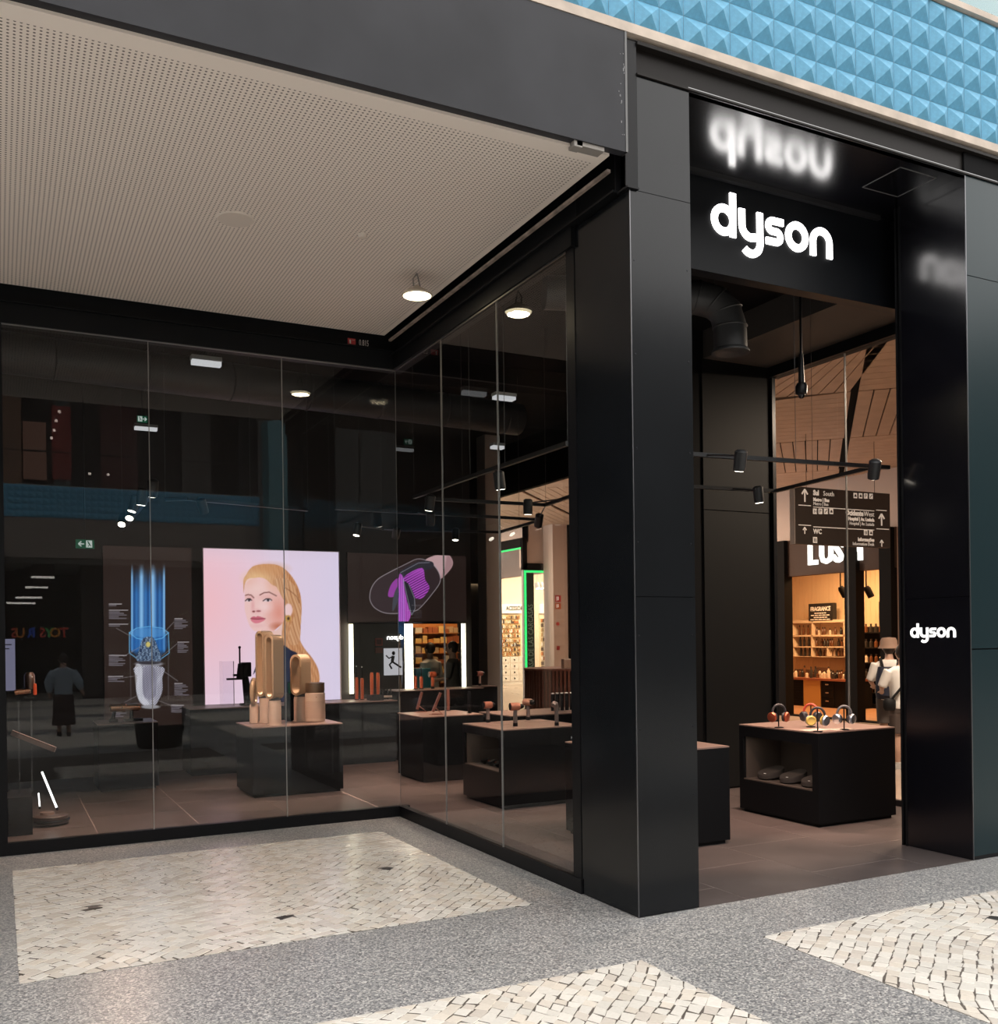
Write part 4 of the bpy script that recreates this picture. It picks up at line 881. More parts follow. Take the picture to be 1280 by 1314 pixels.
def logo(scale, o, ax, ay, depth):
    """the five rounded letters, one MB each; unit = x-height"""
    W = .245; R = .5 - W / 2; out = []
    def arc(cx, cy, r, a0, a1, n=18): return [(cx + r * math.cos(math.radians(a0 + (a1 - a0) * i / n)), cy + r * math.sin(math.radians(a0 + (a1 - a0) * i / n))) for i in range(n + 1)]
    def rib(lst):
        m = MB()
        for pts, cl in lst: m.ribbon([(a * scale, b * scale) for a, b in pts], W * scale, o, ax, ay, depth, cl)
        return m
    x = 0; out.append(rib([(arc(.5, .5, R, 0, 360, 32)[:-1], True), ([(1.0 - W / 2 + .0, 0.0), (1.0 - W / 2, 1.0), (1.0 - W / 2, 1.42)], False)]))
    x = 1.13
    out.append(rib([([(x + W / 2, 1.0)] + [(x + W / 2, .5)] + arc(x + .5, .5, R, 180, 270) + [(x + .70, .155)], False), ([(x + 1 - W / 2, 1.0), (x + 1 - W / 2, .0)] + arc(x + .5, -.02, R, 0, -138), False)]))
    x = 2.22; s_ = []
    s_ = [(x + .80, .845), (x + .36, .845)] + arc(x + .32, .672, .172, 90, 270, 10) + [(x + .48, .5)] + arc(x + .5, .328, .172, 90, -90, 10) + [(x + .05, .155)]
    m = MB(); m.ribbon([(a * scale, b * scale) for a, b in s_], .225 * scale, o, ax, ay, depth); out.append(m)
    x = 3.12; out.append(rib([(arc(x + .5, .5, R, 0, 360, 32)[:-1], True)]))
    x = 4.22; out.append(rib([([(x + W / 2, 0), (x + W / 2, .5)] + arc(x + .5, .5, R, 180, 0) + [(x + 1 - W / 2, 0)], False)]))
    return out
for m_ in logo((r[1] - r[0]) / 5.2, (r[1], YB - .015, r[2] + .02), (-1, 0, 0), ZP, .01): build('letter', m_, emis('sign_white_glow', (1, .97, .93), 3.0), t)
# big sign over the door, small sign on the jamb
a = ony(914, 295, .84); b = ony(1069, 330, .84); sc_ = (b.x - a.x) / 5.22; zb = ony(1045, 327, .84).z
t = thing('entrance_sign', 'large glowing white lowercase name sign over the entrance', 'sign', ((a.x + b.x) / 2, .85, zb))
LG = emis('logo_glow', (1, .97, .95), 5.5)
for m_ in logo(sc_, (a.x, .86, zb), XP, ZP, .012): build('letter', m_, LG, t)
print('logo scale', sc_, zb)
a = onx(1168, 812, XR); b = onx(1226, 808, XR); sc2 = (a.y - b.y) / 5.22
t = thing('jamb_sign', 'small glowing white lowercase name sign on the black jamb', 'sign', (XR, .35, 1.75))
for m_ in logo(sc2, (XR, a.y, onx(1215, 818, XR).z), XN, ZP, .006): build('letter', m_, emis('logo_glow_small', (1, .97, .93), 2.2), t)
# mirror stand-in room: reflected red plates and lit shelves built as objects
for k, (y0, y1, lab) in enumerate(((819, 828.5, 'red framed fire plate, upper one in the mirror stand-in room'), (831, 838, 'dark red fire bell plate, lower one in the mirror stand-in room'))):
    r = ry(481, y0, 490.5, y1, YB); t = thing('fire_plate', lab, 'sign', ((r[0] + r[1]) / 2, YB, r[2])); build('plate', box(r[0], r[1], YB - .015, YB, r[2], r[3]), mat('fire_red_%d' % k, (.22 - .1 * k, .03, .025), .4), t)
    if k == 0: build('inner', box(r[0] + .02, r[1] - .02, YB - .018, YB - .015, r[2] + .02, r[3] - .02), mat('dark_red', (.05, .01, .01), .5), t)
YS = 12.0
r = ry(532, 803, 593, 884, YS)
t = thing('lit_shelving', 'orange lit wall shelving full of boxes in the mirror stand-in room', 'shelf', ((r[0] + r[1]) / 2, YS, 0))
OR = mat('orange_wood', (.50, .20, .06), .5)
build('back', box(r[0], r[1], YS + .2, YS + .23, .4, 2.3), OR, t)
for k in range(7): build('shelf_board', box(r[0], r[1], YS, YS + .2, .75 + k * .19, .765 + k * .19), OR, t)
rr = random.Random(5); cols = [mat('carton_%d' % k, c, .5) for k, c in enumerate(((.75, .32, .08), (.6, .42, .25), (.85, .55, .2), (.4, .12, .05), (.7, .62, .5)))]
for k in range(7):
    x = r[0] + .02
    while x < r[1] - .1:
        w_ = rr.uniform(.07, .14); one('carton', box(x, x + w_, YS + .02, YS + .17, .765 + k * .19, .765 + k * .19 + rr.uniform(.06, .14)), rr.choice(cols), 'small carton on the orange lit shelving of the mirror stand-in room', 'carton', 'cartons on the lit shelving'); x += w_ + rr.uniform(.004, .03)
bl = thing('ceiling_light', 'warm light strip of the mirror stand-in room above the orange shelving', 'lamp', ((r[0] + r[1]) / 2, YS - .5, 2.9)); build('strip', box(r[0], r[1], YS - .55, YS - .45, 2.90, 2.94), emis('warm_light'  , (1, .62, .30), 2.5), bl)  # lights the shelving of the stand-in room, out of view
lamp('shelf_light', 'AREA', ((r[0] + r[1]) / 2, YS - .6, 2.85), 38, (1, .66, .36), bl, shape='RECTANGLE', size=1.2, size_y=.3, target=((r[0] + r[1]) / 2, YS, 1.4))
r = ry(534, 858, 553, 884, 10.9); one('teal_display_box', MB().box(r[0], r[1], 10.9, 11.1, .0, r[3], .01), mat('teal_box', (.06, .34, .42), .5), 'teal display box standing in the mirror stand-in room', 'box')

# ---- counters along the back wall
NICHE = mat('niche_brown', (.065, .050, .042), .6)
def table(name, label, x0, x1, y0, y1, h, cat='table', niche=None):
    t = thing(name, label, cat, ((x0 + x1) / 2, (y0 + y1) / 2, 0))
    if niche:
        ny0, ny1, nz0, nz1, dp = niche
        build('body', MB().box(x0, x1, y0, y1, .03, nz0).box(x0, x1, y0, y1, nz1, h - .012).box(x0 + dp, x1, y0, y1, nz0, nz1).box(x0, x0 + dp, y0, ny0, nz0, nz1).box(x0, x0 + dp, ny1, y1, nz0, nz1), TABLE, t)
        build('niche_lining', MB().box(x0 + .002, x0 + dp, ny0, ny1, nz0, nz0 + .012).box(x0 + dp - .01, x0 + dp, ny0, ny1, nz0, nz1).box(x0 + .03, x0 + dp, ny1 - .01, ny1, nz0, nz1), NICHE, t)
        ls_ = build('light_strip', box(x0 + .05, x0 + .08, ny0 + .05, ny1 - .05, nz1 - .003, nz1), emis('niche_strip', (1, .85, .66), 1.2), t)
        lamp('niche_light', 'AREA', (x0 + .1, (ny0 + ny1) / 2, nz1 - .02), .45, (1, .80, .62), t, shape='RECTANGLE', size=.05, size_y=(ny1 - ny0) * .8)
    else: build('body', box(x0, x1, y0, y1, .03, h - .012, .004), TABLE, t)
    build('kick_plinth', box(x0 + .03, x1 - .03, y0 + .03, y1 - .03, 0, .03), BLKM, t)
    build('top', box(x0, x1, y0, y1, h - .012, h), TOP, t); return t
table('back_counter', 'long low black counter in front of the portrait light box', -1.35, 1.60, 8.33, 8.98, .90, 'counter')
table('back_counter', 'taller black counter under the light bar bay', 1.62, 3.05, 8.40, 8.93, 1.03, 'counter')
T1H = .883
n0 = onx(1042, 1012, 3.12); n1 = onx(954, 997, 3.12); nt_ = onx(1042, 951, 3.12)
table('headphone_table', 'black display table with open niche, carrying four headphones', 3.12, 4.13, 1.56, 2.64, T1H, niche=(n0.y, n1.y, .33, .765, .5))
table('entrance_table', 'plain black display table just inside the entrance pillar', 1.0, 1.99, 1.46, 2.56, .84)
T3H, T4H, PTH = .836, .823, .81
table('dryer_table', 'black display table with niche, carrying hair dryers', 1.05, 2.05, 3.91, 4.89, T3H, niche=(4.0, 4.85, .38, .74, .45))
table('straightener_table', 'black display table carrying hair straighteners', 1.07, 1.92, 6.12, 6.97, T4H)
table('fan_table', 'black display table carrying beige tower fans and purifier', -1.05, .02, 6.05, 6.90, PTH)
table('vacuum_table', 'black display table carrying a bronze handheld vacuum below blue poster', -2.56, -1.87, 7.50, 8.15, .82)
p5 = onz(655, 919, .83); table('cylinder_table', 'low black display table with black cylinders beside the partition', p5.x, 4.4, p5.y, p5.y + .9, .83)
for k in range(5):
    p = onz(709 + k * 6, 907, .83); p = Vector((p.x, p5.y + .45, .83)); p.x = ony(709 + k * 6, 905, p.y).x
    t = thing('black_cylinder', 'black cylinder bottle with white cap on low display table', 'bottle', p, 'row of black cylinders')
    build('body', MB().lathe([(.026, 0), (.026, .21), (.02, .22)], p, n=12), BLK, t); build('cap', MB().lathe([(.022, .22), (.022, .235)], p, n=12), WHITE, t)
pd = ony(617, 888, 9.2); table('corner_plinth', 'small black plinth beside the grey column', pd.x - .18, pd.x + .2, 9.0, 9.4, 1.02, 'plinth')

# ---- headphones on stands
def headphones(px, py, rz, band, cup, pad, lab, slab, flip=False):
    p = onz(px, py, T1H); p.y = min(max(p.y, 1.62), 2.58); p.x = min(max(p.x, 3.18), 4.07); c, s_ = math.cos(rz), math.sin(rz)
    L = lambda x, y, z: (p.x + x * c - y * s_, p.y + x * s_ + y * c, p.z + z)
    st = thing('headphone_stand', slab, 'stand', p); build('base', MB().lathe([(.045, 0), (.045, .006), (.03, .01)], p, n=20), BLK, st)
    build('pole', MB().tube([L(0, .012, .006), L(0, .012, .222)], .006, 8), BLK, st); build('cradle', MB().tube([L(-.03, .0, .216), L(0, 0, .224), L(.03, 0, .216)], .007, 8), BLK, st)
    t = thing('headphones', lab, 'headphones', (p.x, p.y, p.z + .06))
    R = .064; pts = [L(R * math.cos(a) * 1.0, 0, .150 + R * 1.18 * math.sin(a)) for a in np.linspace(-.25, math.pi + .25, 19)]
    build('headband', MB().tube(pts, [.008] + [.0115] * 17 + [.008], 10), band, t)
    for k in (-1, 1):
        ctr = Vector(L(k * R * .95, 0, .105)); ax = Vector(L(k, -.9, -.1) if not (flip and k < 0) else L(-.25, 1, .1)) - Vector(L(0, 0, 0))
        build('ear_cup', MB().lathe([(.036, 0), (.048, .006), (.050, .018), (.042, .03), (.02, .034), (.0, .034)], ctr, ax, 20), cup, t)
        build('ear_cushion', MB().lathe([(.022, -.016), (.038, -.022), (.048, -.014), (.047, -.0), (.034, 0)], ctr, ax, 20), pad, t)
    return t
COP = mat('copper_red', (.35, .08, .04), .35, .7); GLD = mat('pale_gold', (.72, .48, .12), .4); SIL = mat('silver_cup', (.45, .46, .5), .28, .9); DGR = mat('dark_cup', (.03, .03, .035), .4); RED = mat('red_band', (.45, .06, .03), .5)
headphones(988, 934.5, -.45, DGR, COP, DGR, 'dark headphones with copper red ear cup on table corner', 'black stand under the headphones with copper red cup')
headphones(1040, 933, -.95, RED, DGR, DGR, 'black headphones with red headband at the rear of table', 'black stand under the headphones with red headband')
headphones(1055, 942.5, -.75, DGR, SIL, GLD, 'dark headphones with yellow ear cushions at the table front edge', 'black stand under the headphones with yellow cushions', True)
headphones(1108, 939, -.65, mat('grey_band', (.12, .12, .13), .4), SIL, DGR, 'grey headphones with silver ear cups near the jamb', 'black stand under the grey headphones')
for k, (px, py, w_, d_) in enumerate(((1018, 939, .26, .14), (1078, 936, .24, .12))):
    p = onz(px, py, T1H); p.x = min(max(p.x, 3.27), 3.98); p.y = min(max(p.y, 1.66), 2.5); one('leaflet', box(p.x - w_ / 2, p.x + w_ / 2, p.y - d_ / 2, p.y + d_ / 2, T1H, T1H + .004), mat('leaflet_cream', (.62, .5, .42), .5), ('cream leaflet lying between the copper cup and yellow cushion headphones', 'cream leaflet lying beside the grey headphones')[k], 'leaflet')
for k, y in enumerate((2.38, 2.07, 1.78)):
    zc = .342; x = 3.30; t = thing('headphone_case', ('dark oval headphone case in the table niche nearest the partition', 'dark oval headphone case between the two others in table niche', 'dark oval headphone case in the table niche nearest the entrance')[k], 'case', (x, y, zc), 'headphone cases in the niche')
    m_ = MB(); prof = []
    for i, (s_, h) in enumerate(((.90, 0), (1, .012), (1, .04), (.97, .052))):
        prof.append([(x + .135 * s_ * (abs(math.cos(a)) ** .75) * math.copysign(1, math.cos(a)), y + .105 * s_ * (abs(math.sin(a)) ** .8) * math.copysign(1, math.sin(a)), zc + h * (1.0) + (.036 * (math.cos(a) + 1) if h > .03 else .018 * (math.cos(a) + 1))) for a in np.linspace(0, 2 * math.pi, 28, endpoint=False)])
    for a_, b_ in zip(prof, prof[1:]):
        o_ = len(m_.v); m_.add(a_ + b_, [(i, (i + 1) % 28, 28 + (i + 1) % 28, 28 + i) for i in range(28)])
    m_.add(prof[0], [tuple(range(27, -1, -1))]); m_.add(prof[-1], [tuple(range(28))]); m_.sm = True
    build('shell', m_, mat('case_felt', (.045, .039, .036), .9, spec=.1), t); build('tab', box(x - .10, x - .085, y - .03, y - .005, zc + .052, zc + .064), mat('tab_white', (.8, .8, .8), .4), t)

# ---- hair dryers
def dryer(p, rz, head, handle, lab, grp=None, curved=False, s=1.0):
    c, s_ = math.cos(rz), math.sin(rz); L = lambda x, y, z: Vector((p[0] + (x * c - y * s_) * s, p[1] + (x * s_ + y * c) * s, p[2] + z * s))
    t = thing('hair_dryer', lab, 'hair dryer', p, grp)
    build('foot', MB().lathe([(.024 * s, 0), (.024 * s, .035 * s)], L(0, 0, 0), n=16), BLK, t)
    build('handle', MB().lathe([(.021 * s, .035 * s), (.021 * s, .17 * s)], L(0, 0, 0), n=16), handle, t)
    if curved:
        build('head', MB().tube([L(0, 0, .16), L(0, 0, .2), L(-.02, 0, .232), L(-.06, 0, .24), L(-.09, 0, .225)], [.024 * s, .026 * s, .03 * s, .03 * s, .026 * s], 14), head, t)
    else:
        build('head', MB().lathe([(.026 * s, -.055 * s), (.040 * s, -.05 * s), (.040 * s, .04 * s), (.034 * s, .048 * s)], L(0, 0, .198), L(1, 0, 0) - L(0, 0, 0), 20), head, t)
        build('ring', MB().lathe([(.022 * s, -.057 * s), (.036 * s, -.0565 * s)], L(0, 0, .198), L(1, 0, 0) - L(0, 0, 0), 20), BLK, t)
        build('nozzle', MB().lathe([(.030 * s, .046 * s), (.024 * s, .075 * s), (.012 * s, .09 * s)], L(0, 0, .198), L(1, 0, 0) - L(0, 0, 0), 16), BLK, t)
    return t
CP = mat('dusty_copper', (.42, .17, .11), .4, .35); GR = mat('nickel_grey', (.22, .18, .17), .4, .4)
p = onz(626, 927, T3H); dryer(p, .0, CP, GR, 'copper hair dryer at the left end of dryer table')
p = onz(661, 932, T3H); dryer(p, -.15, CP, GR, 'copper hair dryer with grey handle at front of dryer table', s=1.08)
p = onz(677.5, 924, T3H); dryer(p, -1.2, mat('pale_copper', (.5, .28, .2), .4, .3), GR, 'pale copper hair dryer turned away at rear of dryer table', s=1.05)
p = onz(714, 931, T3H); dryer(p, .6, GR, GR, 'grey curved hair dryer at the right of dryer table', curved=True)
p = Vector((pd.x - .02, 9.2, 1.02)); dryer(p, 0, mat('pink_dryer', (.7, .25, .2), .5), mat('pink_pale', (.75, .5, .42), .5), 'pink hair dryer standing on the small corner plinth')
for k in range(4):
    p = Vector((1.22, 4.15 + k * .17, .392)); t = thing('dryer_nozzle', 'black hair dryer attachment lying in the dryer table niche', 'attachment', p, 'attachments in the dryer niche')
    build('bowl', MB().lathe([(.02, 0), (.03, .02), (.055, .05), (.05, .052), (.02, .03)], p, (-.3, .1, 1), 14), BLK, t); build('neck', MB().lathe([(.022, -.0), (.022, .03)], p + Vector((.05, .03, 0)), (.2, .3, 1), 12), COP, t)
for k, (px, py, w_) in enumerate(((640, 930, .2), (668, 934, .12), (695, 925, .26))):
    p = onz(px, py, T3H); p.x = min(max(p.x, 1.2), 1.88); p.y = min(max(p.y, 3.99), 4.8); one('leaflet', box(p.x - w_ / 2, p.x + w_ / 2, p.y - .06, p.y + .06, T3H, T3H + .003), mat('leaflet_brown', (.3, .22, .18), .5), ('brown card left of the copper dryer on the dryer table', 'narrow brown card at the front edge of dryer table', 'wide brown card near the curved dryer')[k], 'card')
# ---- straighteners
ST = mat('straightener_brown', (.22, .09, .065), .4, .3)
for k, (bx, by, tx, ty) in enumerate(((528, 913, 541, 888), (554, 917, 565, 889))):
    p = onz(bx, by, T4H); p.y = min(max(p.y, 6.18), 6.9); p.x = min(max(p.x, 1.12), 1.75); dq = (p - CAM).dot(_f); q_ = ond(tx, ty, dq)
    t = thing('hair_straightener', ('brown hair straightener leaning on its stand at table rear', 'brown hair straightener leaning on its stand at table front')[k], 'straightener', p)
    d_ = (q_ - p).normalized(); build('arm', MB().obox(p + d_ * .03 + Vector((0, 0, .01)), q_, .03, .028, (0, 1, 0)), ST, t); build('plate_edge', MB().obox(p + d_ * .05 + Vector((.016, 0, .012)), q_ + Vector((.012, 0, 0)), .008, .02, (0, 1, 0)), BLK, t)
    f_ = p + Vector((.13, -.02, 0)); build('stand', MB().tube([p + Vector((0, 0, .008)), f_ + Vector((0, 0, .008)), p.lerp(q_, .33)], .008, 8), ST, t); build('base', MB().box(p.x - .03, f_.x + .01, p.y - .04, p.y + .03, T4H, T4H + .006), ST, t)
for k, (bx, by, ty, m_, lab) in enumerate(((575, 912, 884, ST, 'brown hair styler standing upright on straightener table'), (602, 915, 887, BLK, 'slim black hair styler standing upright at table end'))):
    p = onz(bx, by, T4H); p.y = min(max(p.y, 6.18), 6.9); p.x = min(max(p.x, 1.12), 1.86); h = ond(bx, ty, (p - CAM).dot(_f)).z - T4H; t = thing('hair_styler', lab, 'styler', p)
    build('base', MB().lathe([(.035, 0), (.035, .008)], p, n=16), BLK, t); build('wand', MB().lathe([(.02, .008), (.024, h * .5), (.02, h * .97), (.012, h)], p, n=14), m_, t)
# ---- orange hair tools on the back counters
ORG_ = mat('tool_orange', (.55, .13, .05), .4); 
for k, (px, yb, yt, rod, zt_, yy, lab) in enumerate(((457.5, 889, 869, 855, .90, 8.8, 'orange styler with tall thin rod, first beside the light bar'), (464.5, 889, 870, 856, .90, 8.75, 'orange styler with thin rod, second beside the light bar'), (477, 888, 863, 0, .90, 8.8, 'tall orange cylinder styler on the low counter'), (485, 888, 863, 0, .90, 8.72, 'second tall orange cylinder styler on the low counter'), (533, 885, 867, 0, 1.03, 8.7, 'short orange cylinder on the taller counter'), (540.5, 885, 868, 856, 1.03, 8.7, 'orange styler with dark rod on the taller counter'))):
    p = Vector((ony(px, yb, yy).x, yy, zt_)); h = ony(px, yt, yy).z - zt_; h = max(h, .1); t = thing('orange_styler', lab, 'styler', p)
    build('foot', MB().lathe([(.034, 0), (.034, .01)], p, n=14), BLK, t); build('body', MB().lathe([(.024, .01), (.026, h * .9), (.02, h)], p, n=14), ORG_, t)
    if rod:
        h2 = ony(px, rod, yy).z - zt_; build('rod', MB().tube([p + Vector((0, 0, h)), p + Vector((0, 0, h2))], .007, 8), BLK, t); build('tip', MB().ball(p + Vector((0, 0, h2)), .012, n=8, m=6), WHITE, t)
p = Vector((ony(555, 885, 8.65).x, 8.65, 1.03)); dryer(p, 0, ORG_, ORG_, 'orange hair dryer on the taller counter in front of shelving', s=1.1)
one('display_riser', MB().box(ony(473, 890, 8.5).x, ony(490, 890, 8.5).x, 8.42, 8.6, .90, .98, .004), BLKM, 'small black riser block on the low counter', 'riser')
for k in range(4): 
    p = Vector((ony(489 + k * 4, 888, 8.62).x, 8.62, .90)); t = thing('dark_bottle', 'small dark bottle with pale label on the low counter', 'bottle', p, 'dark bottles on the low counter'); build('body', MB().lathe([(.028, 0), (.028, .09), (.012, .12), (.012, .15)], p, n=12), BLK, t); build('label_band', MB().lathe([(.0285, .03), (.0285, .06)], p, n=12), mat('label_cream', (.5, .42, .34), .6), t)

# ---- tower fans and purifier
BEI = mat('beige_body', (.62, .47, .37), .45); GOLD = mat('gold_loop', (.60, .45, .30), .35, .35); BRZ = mat('bronze_top', (.28, .2, .14), .3, .7); GRYB = mat('grey_collar', (.12, .11, .11), .4)
def tower(px, py, base_h, top_px, r, rz, lab, wid=.12):
    p = Vector((ony(px, 920, py).x, py, PTH)); dq = (p - CAM).dot(_f); zt_ = ond(px, top_px, dq).z; t = thing('tower_fan', lab, 'fan', p)
    build('base_plate', MB().lathe([(r * 1.15, 0), (r * 1.15, .012)], p, n=24), BEI, t)
    b_ = build('body', MB().lathe([(r, .012), (r, base_h * .9), (r * .92, base_h)], p, n=24), BEI, t); build('collar', MB().lathe([(r * .90, base_h), (r * .62, base_h + .05)], p, n=24), GRYB, b_)
    c, s_ = math.cos(rz), math.sin(rz); z0 = p.z + base_h + .03; hh = wid / 2; pts = [(hh * math.cos(a), hh + hh * math.sin(a)) for a in np.linspace(-math.pi, 0, 12)] + [(hh * math.cos(a), zt_ - z0 - hh + hh * math.sin(a)) for a in np.linspace(0, math.pi, 12)]
    dp = .16; ax = Vector((c, s_, 0)); nz = ax.cross(Vector((0, 0, 1)))
    build('loop', MB().ribbon(pts, .03, Vector((p.x, p.y, z0)) - nz * dp / 2, ax, (0, 0, 1), dp, True), GOLD, t); return t
tower(340.5, 6.62, .30, 811, .072, -1.08, 'taller gold looped tower fan standing at the rear of the fan table')
tower(352.5, 6.22, .29, 816, .074, -1.08, 'gold looped tower fan standing at the front edge of the fan table')
tower(386, 6.60, .30, 841, .085, -1.05, 'shorter gold looped purifier fan standing behind the drum purifier', .16)
p = onz(297, 921, PTH); t = thing('desk_fan', 'small gold fan with round tilted ring at the fan table end', 'fan', Vector((-.98, 6.5, PTH))); p = Vector((-.97, 6.5, PTH)); p = Vector((ony(326, 921, 6.7).x, 6.7, PTH)); t.location = p; ORG[t.name] = p
build('body', MB().lathe([(.055, 0), (.055, .2), (.045, .23)], p, n=20), BEI, t)
build('ring', MB().tube([p + Vector((.045 * math.cos(a), .10 * math.cos(a), .37 + .15 * math.sin(a))) for a in np.linspace(0, 2 * math.pi, 28, endpoint=False)], .028, 10, closed=True), GOLD, t)
p = Vector((ony(372, 921, 6.76).x, 6.76, PTH)); t = thing('black_purifier', 'black rectangular purifier tower on the fan table', 'purifier', p); build('body', MB().box(p.x - .055, p.x + .055, p.y - .07, p.y + .07, PTH, PTH + .34, .01), BLK, t); build('screen', box(p.x - .035, p.x + .03, p.y - .073, p.y - .07, PTH + .34, PTH + .47), emis('screen_green', (.01, .06, .03), .25), t); build('screen_panel', box(p.x - .05, p.x + .05, p.y - .07, p.y - .06, PTH + .34, PTH + .48), BLK, t)
p = onz(404.5, 925.5, PTH); p.y = max(p.y, 6.19); p.x = min(p.x, -.12); t = thing('drum_purifier', 'beige drum shaped air purifier with bronze crown', 'purifier', p)
build('body', MB().lathe([(.112, 0), (.12, .01), (.12, .34), (.112, .35)], p, n=32), BEI, t); build('grille', MB().lathe([(.1215, .04), (.1215, .25)], p, n=32), mat('grille_beige', (.56, .41, .32), .6, bump=.4, bscale=220), t); build('crown', MB().lathe([(.112, .35), (.118, .37), (.118, .47), (.10, .472), (.085, .38)], p, n=12), BRZ, t); build('button', MB().lathe([(.006, 0), (.006, .003)], p + Vector((-.02, -.12, .30)), (0, -1, 0), 8), mat('button_copper', (.3, .12, .06), .4), t)
# ---- black vacuum with clear box on the long counter
p = Vector((ony(311, 903, 8.62).x, 8.62, .90)); t = thing('upright_vacuum', 'black upright vacuum on the counter in front of light box', 'vacuum', p)
build('stand', MB().box(p.x - .03, p.x + .13, p.y - .06, p.y + .06, .90, .93, .005).tube([p + Vector((.09, 0, .02)), p + Vector((.04, 0, .40))], [.07, .045], 12), BLKM, t)
build('body', MB().tube([p + Vector((-.02, 0, .38)), p + Vector((0, 0, .58))], [.06, .055], 14).box(p.x - .01, p.x + .12, p.y - .05, p.y + .05, 1.3, 1.50, .01), BLKM, t); build('arm', MB().box(p.x - .21, p.x + .02, p.y - .03, p.y + .03, 1.26, 1.285).box(p.x - .12, p.x + .02, p.y - .03, p.y + .03, 1.31, 1.34), BLKM, t); build('rod', MB().tube([p + Vector((-.03, 0, .55)), p + Vector((-.03, 0, .80))], .012, 8), BLKM, t); build('grip', MB().ball(p + Vector((-.03, 0, .81)), .02, n=8, m=6), BLKM, t)
ax_ = ony(285, 905, 8.7).x; bx_ = ony(298, 905, 8.7).x; t = thing('acrylic_case', 'clear acrylic display case beside the black vacuum', 'case', ((ax_ + bx_) / 2, 8.7, .90))
ACR = m_glass('acrylic', (.9, .9, .94), 1.4); build('side', box(ax_, bx_, 8.6, 8.608, .90, 1.52), ACR, t); build('side', box(ax_ - .004, ax_ + .004, 8.608, 8.85, .90, 1.52), ACR, t); build('edge', MB().box(bx_, bx_ + .008, 8.597, 8.61, .90, 1.52), mat('acrylic_edge', (.45, .42, .5), .3), t)
# ---- handheld vacuum
p = Vector((-2.25, 7.78, .82)); p.x = ony(161, 920, 7.78).x; t = thing('handheld_vacuum', 'bronze handheld stick vacuum resting on black cradle', 'vacuum', p); BZ = mat('vacuum_bronze', (.55, .28, .15), .25, .8)
build('barrel', MB().lathe([(.03, -.19), (.05, -.17), (.05, -.05), (.058, -.04), (.058, .0), (.048, .01), (.048, .15), (.03, .18)], p + Vector((0, 0, .17)), (1, 0, 0), 20), BZ, t); build('handle', MB().tube([p + Vector((-.12, 0, .15)), p + Vector((-.15, 0, .03))], .022, 10), BLK, t); build('battery', MB().box(p.x - .19, p.x - .09, p.y - .03, p.y + .03, .82, .86, .006), BLK, t); build('cradle', MB().box(p.x - .02, p.x + .2, p.y - .05, p.y + .05, .82, .85).box(p.x + .05, p.x + .09, p.y - .03, p.y + .03, .85, .95), BLKM, t)
# ---- floor care display at the end of the glazing
q0 = onz(42, 1071); t = thing('floor_care_plinth', 'dark plinth behind the end post carrying vacuum display', 'plinth', (q0.x - .25, q0.y + .3, 0))
build('body', box(q0.x - .5, q0.x, q0.y, q0.y + .6, 0, .36), TABLE, t)
CLR = m_glass('clear_tube', (.88, .86, .85), 1.6); cx = ony(30, 900, q0.y + .3).x
st = thing('vacuum_stand', 'clear acrylic stand on the dark plinth', 'stand', (cx, q0.y + .3, .36)); build('post', MB().box(cx - .05, cx - .035, q0.y + .28, q0.y + .31, .36, 1.25), CLR, st); build('post', MB().box(cx + .06, cx + .075, q0.y + .28, q0.y + .31, .36, 1.25), CLR, st)
a_, b_ = ond(15, 940, (Vector((cx, q0.y + .3, 1)) - CAM).dot(_f)), ond(71, 962, (Vector((cx, q0.y + .3, 1)) - CAM).dot(_f)); build('slanted_panel', MB().obox(a_, b_, .02, .05, (0, 0, 1)), mat('bronze_panel', (.30, .20, .16), .3, .5), st)
sv = thing('cordless_vacuum', 'copper and red cordless vacuum head hung on clear stand', 'vacuum', (cx, q0.y + .3, 1.15)); vz = ond(38, 880, (Vector((cx, q0.y + .3, 1)) - CAM).dot(_f))
build('bin', MB().lathe([(.04, -.12), (.05, -.1), (.05, .1), (.035, .13)], vz, (0, 0, 1), 16), CLR, sv); build('motor', MB().lathe([(.03, -.03), (.045, 0), (.045, .1), (.03, .13)], vz + Vector((0, 0, .0)), (0, 0, 1), 16), mat('motor_bronze', (.25, .16, .13), .3, .7), sv); build('pipe', MB().lathe([(.025, 0), (.025, .14)], vz + Vector((-.13, 0, -.06)), (1, 0, .1), 14), mat('pipe_copper', (.6, .3, .18), .25, .8), sv); build('trigger', MB().box(vz.x + .03, vz.x + .06, vz.y - .03, vz.y, vz.z - .09, vz.z + .02, .005), mat('trigger_red', (.7, .10, .03), .4), sv)
r = ry(4, 820, 20, 886, q0.y + .45); t = thing('information_stand', 'pale lavender lit information panel behind the end post', 'poster', ((r[0] + r[1]) / 2, q0.y + .45, r[2])); build('sheet', box(r[0], r[1], q0.y + .44, q0.y + .46, r[2], r[3]), emis('lavender_panel', (.34, .33, .5), .45), t); build('lines', MB().box(r[0] + .01, r[1] - .03, q0.y + .436, q0.y + .44, r[3] - .06, r[3] - .05).box(r[0] + .01, r[1] - .05, q0.y + .436, q0.y + .44, r[3] - .1, r[3] - .09), mat('line_dark', (.05, .05, .06), .5), t); build('leg', box(r[0], r[0] + .03, q0.y + .44, q0.y + .46, .36, r[2]), BLK, t)
p = onz(65, 1058); t = thing('robot_vacuum', 'dark low robot vacuum on the shop floor', 'robot vacuum', p)
